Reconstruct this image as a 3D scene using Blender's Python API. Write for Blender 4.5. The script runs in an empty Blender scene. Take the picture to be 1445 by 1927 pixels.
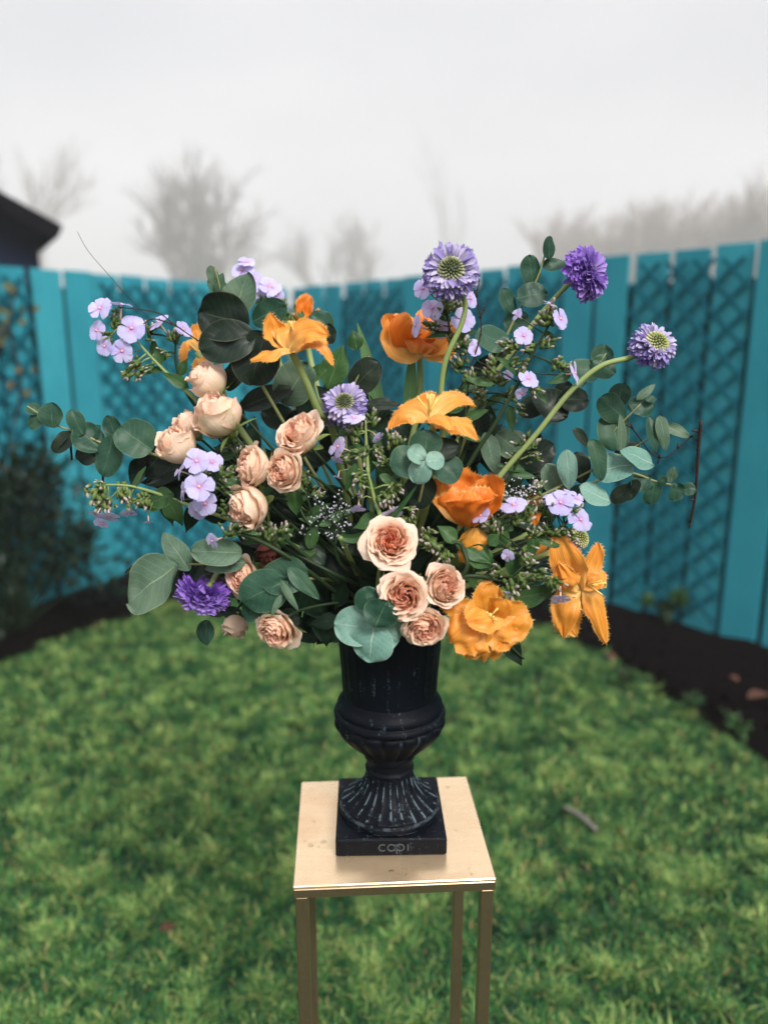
import bpy, math, random
import numpy as np
from mathutils import Vector, Matrix, noise

random.seed(7)
rng = np.random.default_rng(7)
scene = bpy.context.scene
COL = scene.collection
PI = math.pi

# ------------------------------------------------------------------ camera
CAM_Z = 1.48
PITCH = math.radians(13.1)
FPX = 1450.0                       # focal length in photograph pixels (1445 x 1927)
cd = bpy.data.cameras.new('camera')
cd.sensor_fit = 'VERTICAL'
cd.sensor_height = 36.0
cd.lens = 36.0 * FPX / 1927.0
cd.clip_start = 0.02
cd.clip_end = 600
cd.dof.use_dof = True
cd.dof.focus_distance = 0.955
cd.dof.aperture_fstop = 1.95
cam = bpy.data.objects.new('camera', cd)
COL.objects.link(cam)
cam.location = (0, 0, CAM_Z)
cam.rotation_euler = (PI / 2 - PITCH, 0, 0)
scene.camera = cam

# ------------------------------------------------------------------ world
world = bpy.data.worlds.new("World")
scene.world = world
world.use_nodes = True
wn, wl = world.node_tree.nodes, world.node_tree.links
wn.clear()
w_out = wn.new('ShaderNodeOutputWorld')
w_bg = wn.new('ShaderNodeBackground')
w_bg.inputs['Strength'].default_value = 0.1
w_sky = wn.new('ShaderNodeTexSky')
w_sky.sky_type = 'NISHITA'
w_sky.sun_disc = False
w_sky.sun_elevation = math.radians(42)
w_sky.sun_rotation = math.radians(152)
w_sky.dust_density = 6
w_co = wn.new('ShaderNodeTexCoord')
w_map = wn.new('ShaderNodeMapping')
w_map.inputs['Scale'].default_value = (1.3, 1.3, 3.2)
w_nz = wn.new('ShaderNodeTexNoise')
w_nz.inputs['Scale'].default_value = 1.6
w_nz.inputs['Detail'].default_value = 4
w_nz.inputs['Roughness'].default_value = 0.45
w_rmp = wn.new('ShaderNodeValToRGB')          # overcast cloud deck
w_rmp.color_ramp.elements[0].position = 0.3
w_rmp.color_ramp.elements[0].color = (0.745, 0.745, 0.785, 1)
w_rmp.color_ramp.elements[1].position = 0.72
w_rmp.color_ramp.elements[1].color = (0.965, 0.952, 0.968, 1)
w_gain = wn.new('ShaderNodeMix'); w_gain.data_type = 'RGBA'; w_gain.blend_type = 'MULTIPLY'
w_gain.inputs[0].default_value = 1.0
SKY_GAIN = 3.0
w_gain.inputs[7].default_value = (SKY_GAIN, SKY_GAIN, SKY_GAIN, 1)
w_mix = wn.new('ShaderNodeMix'); w_mix.data_type = 'RGBA'
w_mix.inputs[0].default_value = 0.93
wl.new(w_co.outputs['Generated'], w_map.inputs['Vector'])
wl.new(w_map.outputs['Vector'], w_nz.inputs['Vector'])
wl.new(w_nz.outputs['Fac'], w_rmp.inputs['Fac'])
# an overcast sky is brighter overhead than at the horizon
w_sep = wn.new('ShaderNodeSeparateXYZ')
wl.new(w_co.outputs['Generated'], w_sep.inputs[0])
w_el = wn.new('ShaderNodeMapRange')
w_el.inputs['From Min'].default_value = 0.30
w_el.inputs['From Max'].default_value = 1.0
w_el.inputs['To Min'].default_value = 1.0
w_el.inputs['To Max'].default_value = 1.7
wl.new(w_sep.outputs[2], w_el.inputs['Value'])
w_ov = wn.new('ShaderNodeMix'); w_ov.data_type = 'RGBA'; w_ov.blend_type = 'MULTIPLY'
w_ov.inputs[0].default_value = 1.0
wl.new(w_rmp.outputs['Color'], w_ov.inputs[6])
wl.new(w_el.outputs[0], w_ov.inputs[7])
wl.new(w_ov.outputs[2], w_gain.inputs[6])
wl.new(w_sky.outputs['Color'], w_mix.inputs[6])
wl.new(w_gain.outputs[2], w_mix.inputs[7])
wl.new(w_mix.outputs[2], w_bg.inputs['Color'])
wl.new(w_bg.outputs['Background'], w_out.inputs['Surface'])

# ------------------------------------------------------------------ sun
sd = bpy.data.lights.new('sun', 'SUN')
sd.energy = 1.5
sd.angle = math.radians(20)
sd.color = (1.0, 0.965, 0.92)
sun = bpy.data.objects.new('sun', sd)
COL.objects.link(sun)
sun.rotation_euler = (math.radians(47), 0, math.radians(28))

scene.view_settings.view_transform = 'Standard'
scene.view_settings.look = 'None'
scene.view_settings.exposure = 1.62
scene.view_settings.gamma = 1.0
scene.view_settings.use_curve_mapping = False
scene.render.engine = 'CYCLES'
cy = scene.cycles
cy.max_bounces = 7
cy.diffuse_bounces = 3
cy.glossy_bounces = 3
cy.transmission_bounces = 4
cy.transparent_max_bounces = 6
cy.volume_bounces = 2
cy.caustics_reflective = False
cy.caustics_refractive = False
cy.use_denoising = True

# ------------------------------------------------------------------ helpers
CR = Vector((1, 0, 0))
CU = Vector((0, math.sin(PITCH), math.cos(PITCH)))
CF = Vector((0, math.cos(PITCH), -math.sin(PITCH)))
C0 = Vector((0, 0, CAM_Z))


def P(x, y, Y):
    """a point of the place: seen at (x, y) of the photograph, Y metres ahead"""
    d = CR * ((x - 722.5) / FPX) - CU * ((y - 963.5) / FPX) + CF
    return C0 + d * (Y / d.y)


def PX(Y, y=963.5):
    """metres per photograph pixel at that distance"""
    d = -CU * ((y - 963.5) / FPX) + CF
    return (Y / d.y) / FPX


def CV(x, y, z):
    """direction: x right, y up, z towards the viewer"""
    return (CR * x + CU * y - CF * z).normalized()


def bez(pts, t):
    pts = [p.copy() for p in pts]
    while len(pts) > 1:
        pts = [a.lerp(b, t) for a, b in zip(pts, pts[1:])]
    return pts[0]


def spline(pts, n):
    """smooth Catmull-Rom polyline through pts, n steps per span"""
    if len(pts) < 3:
        return [pts[0].lerp(pts[-1], i / n) for i in range(n + 1)]
    q = [pts[0] * 2 - pts[1]] + list(pts) + [pts[-1] * 2 - pts[-2]]
    out = []
    for i in range(1, len(q) - 2):
        for k in range(n):
            t = k / n
            a, b, c, d = q[i - 1], q[i], q[i + 1], q[i + 2]
            out.append(0.5 * ((2 * b) + (c - a) * t + (2 * a - 5 * b + 4 * c - d) * t * t + (3 * b - a - 3 * c + d) * t ** 3))
    out.append(pts[-1].copy())
    return out


class MB:
    """collects geometry for one mesh; every vertex carries the attribute uvw"""
    def __init__(s):
        s.v, s.f, s.a = [], [], []

    def vert(s, p, uvw=(0, 0, 0)):
        s.v.append((p[0], p[1], p[2])); s.a.append(uvw)
        return len(s.v) - 1

    def box(s, c, sx, sy, sz, M=None, uvw=(0, 0, 0), bev=0.0):
        M = M or Matrix()
        c = Vector(c)
        if bev <= 0:
            base = len(s.v)
            for dx in (-1, 1):
                for dy in (-1, 1):
                    for dz in (-1, 1):
                        s.vert(M @ (c + Vector((dx * sx / 2, dy * sy / 2, dz * sz / 2))), uvw)
            for q in ((0, 1, 3, 2), (4, 6, 7, 5), (0, 4, 5, 1), (2, 3, 7, 6), (0, 2, 6, 4), (1, 5, 7, 3)):
                s.f.append([base + k for k in q])
            return
        # bevelled box: three rings of 8 + caps
        rings = []
        for z, ins in ((-sz / 2, bev), (-sz / 2 + bev, 0), (sz / 2 - bev, 0), (sz / 2, bev)):
            X, Y = sx / 2 - ins, sy / 2 - ins
            b = bev
            pts = [(-X + b, -Y), (X - b, -Y), (X, -Y + b), (X, Y - b), (X - b, Y), (-X + b, Y), (-X, Y - b), (-X, -Y + b)]
            rings.append([s.vert(M @ (c + Vector((px, py, z))), uvw) for px, py in pts])
        for r0, r1 in zip(rings, rings[1:]):
            for i in range(8):
                s.f.append([r0[i], r0[(i + 1) % 8], r1[(i + 1) % 8], r1[i]])
        s.f.append(rings[0][::-1]); s.f.append(rings[-1])

    def tube(s, pts, r, sides=6, cap=True, tint=0.0):
        n = len(pts)
        rr = r if callable(r) else (lambda t: r)
        ref = Vector((0.31, 0.2, 0.93))
        prev = None
        for i, p in enumerate(pts):
            t = (pts[min(i + 1, n - 1)] - pts[max(i - 1, 0)])
            if t.length < 1e-9:
                t = Vector((0, 0, 1))
            t.normalize()
            if abs(t.dot(ref)) > 0.95:
                ref = Vector((1, 0, 0.1)).normalized()
            a = t.cross(ref).normalized(); b = t.cross(a)
            rad = rr(i / (n - 1))
            ring = [s.vert(p + (a * math.cos(2 * PI * k / sides) + b * math.sin(2 * PI * k / sides)) * rad, (k / sides, i / (n - 1), tint)) for k in range(sides)]
            if prev:
                for k in range(sides):
                    s.f.append([prev[k], prev[(k + 1) % sides], ring[(k + 1) % sides], ring[k]])
            elif cap:
                s.f.append(ring[::-1])
            prev = ring
        if cap:
            s.f.append(prev)

    def blob(s, c, r, axis=None, stretch=1.0, seg=6, rings=4, tint=0.0):
        """small ellipsoid stretched along axis"""
        axis = (axis or Vector((0, 0, 1))).normalized()
        a = axis.orthogonal().normalized(); b = axis.cross(a)
        lo = s.vert(c - axis * r * stretch, (0, 0, tint)); prev = None
        for j in range(1, rings):
            th = PI * j / rings
            ring = [s.vert(c - axis * math.cos(th) * r * stretch + (a * math.cos(2 * PI * k / seg) + b * math.sin(2 * PI * k / seg)) * r * math.sin(th), (k / seg, j / rings, tint)) for k in range(seg)]
            if prev is None:
                for k in range(seg):
                    s.f.append([lo, ring[(k + 1) % seg], ring[k]])
            else:
                for k in range(seg):
                    s.f.append([prev[k], prev[(k + 1) % seg], ring[(k + 1) % seg], ring[k]])
            prev = ring
        hi = s.vert(c + axis * r * stretch, (0, 1, tint))
        for k in range(seg):
            s.f.append([prev[k], prev[(k + 1) % seg], hi])

    def sheet(s, spine, width, nrm, prof, cup=0.0, nu=6, nv=10, wave=0.0, wfreq=3.0, fringe=0.0, vf=0.45, tint=0.0, twist=0.0, crinkle=0.0, cosv=True, seed=0.0):
        """leaf or petal: a curved sheet along a Bezier spine, with its own outline, cup, waves and fringe"""
        grid = []
        rnd = random.Random(seed * 977 + 13)
        eps = 0.02
        for j in range(nv + 1):
            v = j / nv
            if cosv:
                v = 0.5 - 0.5 * math.cos(PI * v)
            C = bez(spine, v)
            T = (bez(spine, min(1, v + eps)) - bez(spine, max(0, v - eps))).normalized()
            side = T.cross(nrm)
            if side.length < 1e-6:
                side = T.orthogonal()
            side.normalize()
            n = side.cross(T)
            if twist:
                q = Matrix.Rotation(twist * (v - 0.3), 3, T)
                side = q @ side; n = q @ n
            w = width * 0.5 * prof(v)
            row = []
            for i in range(nu + 1):
                u = -1 + 2 * i / nu
                h = cup * w * u * u + wave * width * math.sin(wfreq * PI * v + seed * 5 + u * 1.5) * (abs(u) ** 1.3)
                if crinkle:
                    h += crinkle * width * noise.noise(Vector((u * 2.3 + seed * 7.1, v * 4.1, seed * 3.3)))
                wob = 1 + 0.035 * math.sin(7 * v + seed * 11 + 2 * u) + (0.16 * noise.noise(Vector((v * 6, seed * 9.1 + 3 * (u > 0), 0.3))) if fringe else 0)
                row.append(s.vert(C + side * (u * w * wob) + n * h, (u, v, tint)))
            grid.append((row, side, T, n))
        for j in range(nv):
            a, b = grid[j][0], grid[j + 1][0]
            for i in range(nu):
                s.f.append([a[i], a[i + 1], b[i + 1], b[i]])
        if fringe > 0:
            def spike(p0, p1, out, n, tint):
                k = max(1, int((p1 - p0).length / (fringe * 0.24)))
                for q in range(k):
                    a, b = p0.lerp(p1, q / k), p0.lerp(p1, (q + 1) / k)
                    L = fringe * (0.25 + 1.0 * rnd.random() ** 1.5)
                    tip = a.lerp(b, rnd.uniform(-1.0, 2.0)) + (out + n * rnd.uniform(-0.5, 0.6)).normalized() * L
                    ia, ib, it = s.vert(a, (1, 1, tint)), s.vert(b, (1, 1, tint)), s.vert(tip, (1.1, 1.1, tint))
                    s.f.append([ia, ib, it])
            for j in range(nv):
                row, side, T, n = grid[j]
                row2 = grid[j + 1][0]
                if j / nv < vf:
                    continue
                for idx, sg in ((0, -1), (nu, 1)):
                    spike(Vector(s.v[row[idx]]), Vector(s.v[row2[idx]]), (side * sg + T * 0.5), n, tint)
            row, side, T, n = grid[-1]
            for i in range(nu):
                spike(Vector(s.v[row[i]]), Vector(s.v[row[i + 1]]), T, n, tint)

    def build(s, name, mat, parent=None, smooth=True, loc=None, kind=None):
        org = WLOC.get(parent.name, Vector()) if parent is not None else (Vector(loc) if loc is not None else Vector())
        m = bpy.data.meshes.new(name)
        va = np.array(s.v, dtype=np.float32).reshape(-1, 3)
        va = va - np.array(org, dtype=np.float32)
        m.from_pydata(va.tolist(), [], s.f)
        at = m.attributes.new('uvw', 'FLOAT_VECTOR', 'POINT')
        at.data.foreach_set('vector', np.array(s.a, dtype=np.float32).ravel())
        if smooth:
            m.polygons.foreach_set('use_smooth', [True] * len(m.polygons))
        m.materials.append(mat)
        o = bpy.data.objects.new(name, m)
        COL.objects.link(o)
        if parent is not None:
            o.parent = parent
            WLOC[o.name] = org
        else:
            o.location = org
            WLOC[o.name] = org
        if kind:
            o['kind'] = kind
        return o


WLOC = {}


def tag(o, label, cat, group=None):
    o['label'] = label; o['category'] = cat
    if group:
        o['group'] = group
    return o


def thing(name, label, cat, loc, group=None):
    o = bpy.data.objects.new(name, None)
    o.empty_display_size = 0.05
    COL.objects.link(o)
    o.location = loc
    WLOC[o.name] = Vector(loc)
    return tag(o, label, cat, group)


def dup_part(src, parent, M=None):
    o = src.copy()
    COL.objects.link(o)
    o.parent = parent
    if M is not None:
        o.matrix_local = M
    WLOC[o.name] = WLOC.get(parent.name, Vector())
    return o


# ------------------------------------------------------------------ materials
def mat_new(name):
    m = bpy.data.materials.new(name)
    m.use_nodes = True
    nt = m.node_tree
    nt.nodes.clear()
    out = nt.nodes.new('ShaderNodeOutputMaterial')
    return m, nt, out


def N(nt, typ, **kw):
    n = nt.nodes.new(typ)
    for k, v in kw.items():
        if k in n.inputs:
            n.inputs[k].default_value = v
        else:
            setattr(n, k, v)
    return n


def mixc(nt, fac, a, b, blend='MIX'):
    n = nt.nodes.new('ShaderNodeMix'); n.data_type = 'RGBA'; n.blend_type = blend
    for sock, val in ((0, fac), (6, a), (7, b)):
        if hasattr(val, 'type') and hasattr(val, 'links'):
            nt.links.new(val, n.inputs[sock])
        elif sock == 0:
            n.inputs[0].default_value = val
        else:
            n.inputs[sock].default_value = (*val, 1)
    return n.outputs[2]


def mth(nt, op, a, b=None, c=None, clamp=False):
    n = nt.nodes.new('ShaderNodeMath'); n.operation = op; n.use_clamp = clamp
    for i, val in enumerate((a, b, c)):
        if val is None:
            continue
        if hasattr(val, 'links'):
            nt.links.new(val, n.inputs[i])
        else:
            n.inputs[i].default_value = val
    return n.outputs[0]


def ramp(nt, fac, stops, interp='LINEAR'):
    n = nt.nodes.new('ShaderNodeValToRGB')
    n.color_ramp.interpolation = interp
    e = n.color_ramp.elements
    while len(e) < len(stops):
        e.new(0.5)
    for k, (p, c) in enumerate(stops):
        e[k].position = p
        e[k].color = (*c, 1) if len(c) == 3 else c
    nt.links.new(fac, n.inputs[0])
    return n.outputs[0]


def attr(nt):
    a = N(nt, 'ShaderNodeAttribute', attribute_name='uvw')
    sp = N(nt, 'ShaderNodeSeparateXYZ')
    nt.links.new(a.outputs['Vector'], sp.inputs[0])
    return sp.outputs[0], sp.outputs[1], sp.outputs[2], a.outputs['Vector']


def nz(nt, scale, detail=3, rough=0.5, vec=None, dist=0.0):
    n = N(nt, 'ShaderNodeTexNoise', Scale=scale, Detail=detail, Roughness=rough, Distortion=dist)
    if vec is None:
        tc = N(nt, 'ShaderNodeTexCoord')
        vec = tc.outputs['Object']
    nt.links.new(vec, n.inputs['Vector'])
    return n.outputs['Fac']


def thin(nt, out, color, rough=0.5, spec=0.4, trans=0.3, tcolor=None, bump=None, bstr=0.2, bdist=0.001, sheen=0.0):
    """leaf / petal surface: a principled face that lets part of the light through"""
    p = N(nt, 'ShaderNodeBsdfPrincipled', Roughness=rough)
    p.inputs['Specular IOR Level'].default_value = spec
    if sheen:
        p.inputs['Sheen Weight'].default_value = sheen
    nt.links.new(color, p.inputs['Base Color'])
    t = N(nt, 'ShaderNodeBsdfTranslucent')
    nt.links.new(tcolor if tcolor is not None else color, t.inputs['Color'])
    mx = N(nt, 'ShaderNodeMixShader')
    mx.inputs[0].default_value = trans
    nt.links.new(p.outputs[0], mx.inputs[1]); nt.links.new(t.outputs[0], mx.inputs[2])
    if bump is not None:
        b = N(nt, 'ShaderNodeBump', Strength=bstr, Distance=bdist)
        nt.links.new(bump, b.inputs['Height'])
        nt.links.new(b.outputs[0], p.inputs['Normal']); nt.links.new(b.outputs[0], t.inputs['Normal'])
    nt.links.new(mx.outputs[0], out.inputs['Surface'])


def solid(nt, out, color, rough=0.6, metal=0.0, spec=0.5, bump=None, bstr=0.3, bdist=0.002, roughsock=None):
    p = N(nt, 'ShaderNodeBsdfPrincipled', Roughness=rough, Metallic=metal)
    p.inputs['Specular IOR Level'].default_value = spec
    if hasattr(color, 'links'):
        nt.links.new(color, p.inputs['Base Color'])
    else:
        p.inputs['Base Color'].default_value = (*color, 1)
    if roughsock is not None:
        nt.links.new(roughsock, p.inputs['Roughness'])
    if bump is not None:
        b = N(nt, 'ShaderNodeBump', Strength=bstr, Distance=bdist)
        nt.links.new(bump, b.inputs['Height'])
        nt.links.new(b.outputs[0], p.inputs['Normal'])
    nt.links.new(p.outputs[0], out.inputs['Surface'])
    return p


def leaf_mat(name, c1, c2, vein, edge, rough=0.42, trans=0.12, spec=0.22, veinw=0.035, side=0.5, speck=0.35):
    m, nt, out = mat_new(name)
    u, v, t, vec = attr(nt)
    oi = N(nt, 'ShaderNodeObjectInfo')
    au = mth(nt, 'ABSOLUTE', u)
    n1 = nz(nt, 38, 4, 0.6)
    n2 = nz(nt, 420, 2, 0.6)
    n6 = nz(nt, 16, 2, 0.5)
    fac = mth(nt, 'ADD', mth(nt, 'MULTIPLY', n1, 0.9), mth(nt, 'MULTIPLY', mth(nt, 'SUBTRACT', oi.outputs['Random'], 0.5), 0.55), clamp=True)
    col = mixc(nt, fac, c1, c2)
    col = mixc(nt, mth(nt, 'MULTIPLY', mth(nt, 'GREATER_THAN', n2, 0.62), speck), col, tuple(0.45 * x for x in c1))
    col = mixc(nt, mth(nt, 'MULTIPLY', mth(nt, 'SUBTRACT', n6, 0.52, clamp=True), 2.2, clamp=True), col, tuple(0.55 * a_ + 0.45 * b_ for a_, b_ in zip(c2, edge)))
    # side veins run outwards and forwards from the midrib
    sv = mth(nt, 'SINE', mth(nt, 'MULTIPLY', mth(nt, 'SUBTRACT', v, mth(nt, 'MULTIPLY', au, 0.28)), 48.0))
    sv = mth(nt, 'MULTIPLY', mth(nt, 'SUBTRACT', sv, 0.9, clamp=True), 10.0 * side, clamp=True)
    col = mixc(nt, mth(nt, 'MULTIPLY', sv, 0.45), col, vein)
    mid = mth(nt, 'LESS_THAN', au, mth(nt, 'MULTIPLY', mth(nt, 'SUBTRACT', 1.15, v), veinw))
    col = mixc(nt, mth(nt, 'MULTIPLY', mid, 0.75), col, vein)
    ed = mth(nt, 'GREATER_THAN', au, 0.965)
    col = mixc(nt, mth(nt, 'MULTIPLY', ed, 0.55), col, edge)
    bmp = mth(nt, 'ADD', mth(nt, 'MULTIPLY', sv, -0.5), mth(nt, 'ADD', n1, mth(nt, 'MULTIPLY', mid, -0.8)))
    thin(nt, out, col, rough, spec, trans, bump=bmp, bstr=0.35, bdist=0.0012)
    return m


M = {}
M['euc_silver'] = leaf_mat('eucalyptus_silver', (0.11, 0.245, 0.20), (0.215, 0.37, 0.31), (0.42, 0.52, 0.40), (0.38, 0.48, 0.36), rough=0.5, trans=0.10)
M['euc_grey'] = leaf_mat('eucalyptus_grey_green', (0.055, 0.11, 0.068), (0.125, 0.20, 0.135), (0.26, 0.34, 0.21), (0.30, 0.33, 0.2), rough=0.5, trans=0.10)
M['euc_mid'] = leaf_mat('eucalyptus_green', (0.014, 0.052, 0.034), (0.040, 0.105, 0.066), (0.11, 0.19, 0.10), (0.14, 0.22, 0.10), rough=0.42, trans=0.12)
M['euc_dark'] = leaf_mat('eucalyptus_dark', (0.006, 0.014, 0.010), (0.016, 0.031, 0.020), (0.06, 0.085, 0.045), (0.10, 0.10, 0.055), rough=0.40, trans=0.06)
M['leaf'] = leaf_mat('fresh_leaf', (0.022, 0.07, 0.024), (0.06, 0.14, 0.04), (0.14, 0.24, 0.09), (0.12, 0.2, 0.07), rough=0.4, trans=0.2)
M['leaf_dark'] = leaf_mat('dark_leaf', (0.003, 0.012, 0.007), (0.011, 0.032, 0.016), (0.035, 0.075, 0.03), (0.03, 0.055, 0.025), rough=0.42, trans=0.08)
M['blade'] = leaf_mat('tulip_leaf', (0.07, 0.16, 0.06), (0.13, 0.25, 0.10), (0.22, 0.34, 0.15), (0.2, 0.3, 0.14), rough=0.42, trans=0.2, side=0.0)


def simple_noise_mat(name, c1, c2, scale, rough=0.6, trans=0.0, spec=0.25, bstr=0.2, rand=0.4, tintamt=0.0, c3=None):
    m, nt, out = mat_new(name)
    u, v, t, vec = attr(nt)
    oi = N(nt, 'ShaderNodeObjectInfo')
    n1 = nz(nt, scale, 4, 0.6)
    fac = mth(nt, 'ADD', n1, mth(nt, 'MULTIPLY', mth(nt, 'SUBTRACT', oi.outputs['Random'], 0.5), rand), clamp=True)
    col = mixc(nt, fac, c1, c2)
    if c3 is not None:
        col = mixc(nt, mth(nt, 'MULTIPLY', t, tintamt, clamp=True), col, c3)
    if trans:
        thin(nt, out, col, rough, spec, trans, bump=n1, bstr=bstr)
    else:
        solid(nt, out, col, rough, 0, spec, bump=n1, bstr=bstr)
    return m


M['stem'] = simple_noise_mat('green_stem', (0.16, 0.23, 0.07), (0.30, 0.37, 0.14), 30, 0.45)
M['stem_dark'] = simple_noise_mat('dark_stem', (0.010, 0.025, 0.010), (0.032, 0.055, 0.020), 40, 0.5)
M['stem_euc'] = simple_noise_mat('eucalyptus_stem', (0.16, 0.19, 0.07), (0.27, 0.27, 0.11), 40, 0.5)
M['twig'] = simple_noise_mat('brown_twig', (0.014, 0.008, 0.008), (0.05, 0.024, 0.020), 60, 0.6)
M['bud'] = simple_noise_mat('phlox_bud', (0.045, 0.09, 0.02), (0.17, 0.23, 0.07), 90, 0.5, trans=0.1, c3=(0.50, 0.42, 0.40), tintamt=1.0)
M['sepal'] = simple_noise_mat('rose_sepal', (0.12, 0.2, 0.05), (0.25, 0.33, 0.12), 60, 0.5, trans=0.2)

# rose petals: tint 0 = outermost, 1 = heart
m, nt, out = mat_new('rose_petal')
u, v, t, vec = attr(nt)
n1 = nz(nt, 55, 3, 0.6)
col = ramp(nt, t, [(0.0, (0.97, 0.82, 0.66)), (0.22, (0.97, 0.69, 0.49)), (0.5, (0.98, 0.45, 0.21)), (1.0, (0.98, 0.25, 0.07))])
# the foot of the outer petals is greenish cream, the lips are paler
lip = mth(nt, 'POWER', v, 4.5)
col = mixc(nt, mth(nt, 'MULTIPLY', lip, 0.72), col, (0.97, 0.82, 0.70))
foot = mth(nt, 'MULTIPLY', mth(nt, 'POWER', mth(nt, 'SUBTRACT', 1.0, v, clamp=True), 1.6), mth(nt, 'SUBTRACT', 0.75, t, clamp=True), clamp=True)
col = mixc(nt, foot, col, (0.62, 0.62, 0.30))
oi = N(nt, 'ShaderNodeObjectInfo')
blush = mth(nt, 'MULTIPLY', mth(nt, 'MULTIPLY', oi.outputs['Random'], mth(nt, 'SUBTRACT', 0.5, t, clamp=True)), 0.6)
col = mixc(nt, blush, col, (0.95, 0.58, 0.46))
gr = mth(nt, 'MULTIPLY', mth(nt, 'MULTIPLY', mth(nt, 'GREATER_THAN', n1, 0.60), mth(nt, 'SUBTRACT', 0.2, t, clamp=True)), 2.0, clamp=True)
col = mixc(nt, gr, col, (0.50, 0.55, 0.25))
strk = mth(nt, 'SINE', mth(nt, 'ADD', mth(nt, 'MULTIPLY', u, 38.0), mth(nt, 'MULTIPLY', n1, 9.0)))
col = mixc(nt, mth(nt, 'MULTIPLY', mth(nt, 'ADD', strk, 1.0), 0.05), col, (0.75, 0.36, 0.26))
thin(nt, out, col, 0.55, 0.12, 0.32, tcolor=mixc(nt, 0.35, col, (1.0, 0.50, 0.30)), bump=mth(nt, 'ADD', n1, mth(nt, 'MULTIPLY', strk, 0.15)), bstr=0.25, bdist=0.0012)
M['rose'] = m
m2 = simple_noise_mat('dried_rose_petal', (0.10, 0.025, 0.02), (0.26, 0.08, 0.055), 70, 0.6, trans=0.15)
M['rose_dry'] = m2


def tulip_mat(name, mid, edge, base, trans=0.3):
    m, nt, out = mat_new(name)
    u, v, t, vec = attr(nt)
    oi = N(nt, 'ShaderNodeObjectInfo')
    n1 = nz(nt, 40, 4, 0.55)
    au = mth(nt, 'ABSOLUTE', u)
    st = mth(nt, 'SINE', mth(nt, 'ADD', mth(nt, 'MULTIPLY', u, 46.0), mth(nt, 'ADD', mth(nt, 'MULTIPLY', n1, 14.0), mth(nt, 'MULTIPLY', v, 3.0))))
    st2 = mth(nt, 'MULTIPLY', mth(nt, 'ADD', st, 1.0), 0.5)
    col = mixc(nt, mth(nt, 'MULTIPLY', mth(nt, 'MULTIPLY', au, v), 0.85, clamp=True), mid, edge)
    n5 = nz(nt, 110, 3, 0.6)
    col = mixc(nt, mth(nt, 'MULTIPLY', mth(nt, 'MULTIPLY', st2, n5), 0.5), col, tuple(c * 0.6 for c in mid))
    col = mixc(nt, mth(nt, 'MULTIPLY', mth(nt, 'POWER', v, 3.0), mth(nt, 'MULTIPLY', n5, 0.8)), col, (0.92, 0.50, 0.12))
    mpv = N(nt, 'ShaderNodeMapping'); mpv.inputs['Scale'].default_value = (7, 1.6, 1)
    nt.links.new(vec, mpv.inputs['Vector'])
    addv = N(nt, 'ShaderNodeVectorMath', operation='ADD')
    cmb = N(nt, 'ShaderNodeCombineXYZ')
    nt.links.new(mth(nt, 'MULTIPLY', oi.outputs['Random'], 37.0), cmb.inputs[2])
    nt.links.new(mpv.outputs[0], addv.inputs[0]); nt.links.new(cmb.outputs[0], addv.inputs[1])
    n7 = nz(nt, 1.0, 5, 0.65, addv.outputs[0])
    col = mixc(nt, mth(nt, 'MULTIPLY', mth(nt, 'SUBTRACT', n7, 0.46, clamp=True), 3.2, clamp=True), col, tuple(c * k_ for c, k_ in zip(edge, (0.86, 0.62, 0.6))))
    col = mixc(nt, mth(nt, 'MULTIPLY', mth(nt, 'SUBTRACT', 0.46, n7, clamp=True), 3.0, clamp=True), col, tuple(min(0.95, c * 0.5 + 0.5 * k_) for c, k_ in zip(mid, base)))
    b = mth(nt, 'POWER', mth(nt, 'SUBTRACT', 1.0, v, clamp=True), 2.6)
    col = mixc(nt, mth(nt, 'MULTIPLY', b, 0.85), col, base)
    fr = mth(nt, 'GREATER_THAN', v, 1.0)
    col = mixc(nt, mth(nt, 'MULTIPLY', fr, 0.7), col, (0.92, 0.60, 0.20))
    col = mixc(nt, mth(nt, 'MULTIPLY', n1, 0.25), col, edge)
    thin(nt, out, col, 0.42, 0.35, trans, bump=mth(nt, 'ADD', mth(nt, 'MULTIPLY', st, 0.12), mth(nt, 'MULTIPLY', n5, 1.6)), bstr=0.35, bdist=0.0012)
    return m


M['tulip'] = tulip_mat('tulip_petal', (0.90, 0.38, 0.05), (0.88, 0.26, 0.015), (0.90, 0.70, 0.26), 0.28)
M['tulip_deep'] = tulip_mat('tulip_petal_deep', (0.84, 0.20, 0.012), (0.84, 0.17, 0.006), (0.80, 0.32, 0.05))
M['tulip_gold'] = tulip_mat('tulip_petal_gold', (0.80, 0.32, 0.03), (0.76, 0.25, 0.012), (0.80, 0.48, 0.10))
M['stamen'] = simple_noise_mat('stamen', (0.75, 0.5, 0.1), (0.9, 0.7, 0.25), 80, 0.6, trans=0.1)


def phlox_mat():
    m, nt, out = mat_new('phlox_petal')
    u, v, t, vec = attr(nt)
    oi = N(nt, 'ShaderNodeObjectInfo')
    col = mixc(nt, oi.outputs['Random'], (0.61, 0.575, 0.88), (0.49, 0.445, 0.86))
    n1 = nz(nt, 3.0, 2, 0.5)
    col = mixc(nt, mth(nt, 'MULTIPLY', n1, 0.5), col, (0.76, 0.74, 0.93))
    eye = mth(nt, 'POWER', mth(nt, 'SUBTRACT', 1.0, v, clamp=True), 4.5)
    col = mixc(nt, mth(nt, 'MULTIPLY', eye, 0.95, clamp=True), col, (0.60, 0.22, 0.58))
    st = mth(nt, 'SINE', mth(nt, 'MULTIPLY', u, 17.0))
    col = mixc(nt, mth(nt, 'MULTIPLY', mth(nt, 'ADD', st, 1.0), 0.05), col, (0.4, 0.27, 0.7))
    thin(nt, out, col, 0.55, 0.25, 0.28, bump=st, bstr=0.1, bdist=0.02)
    return m


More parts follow.
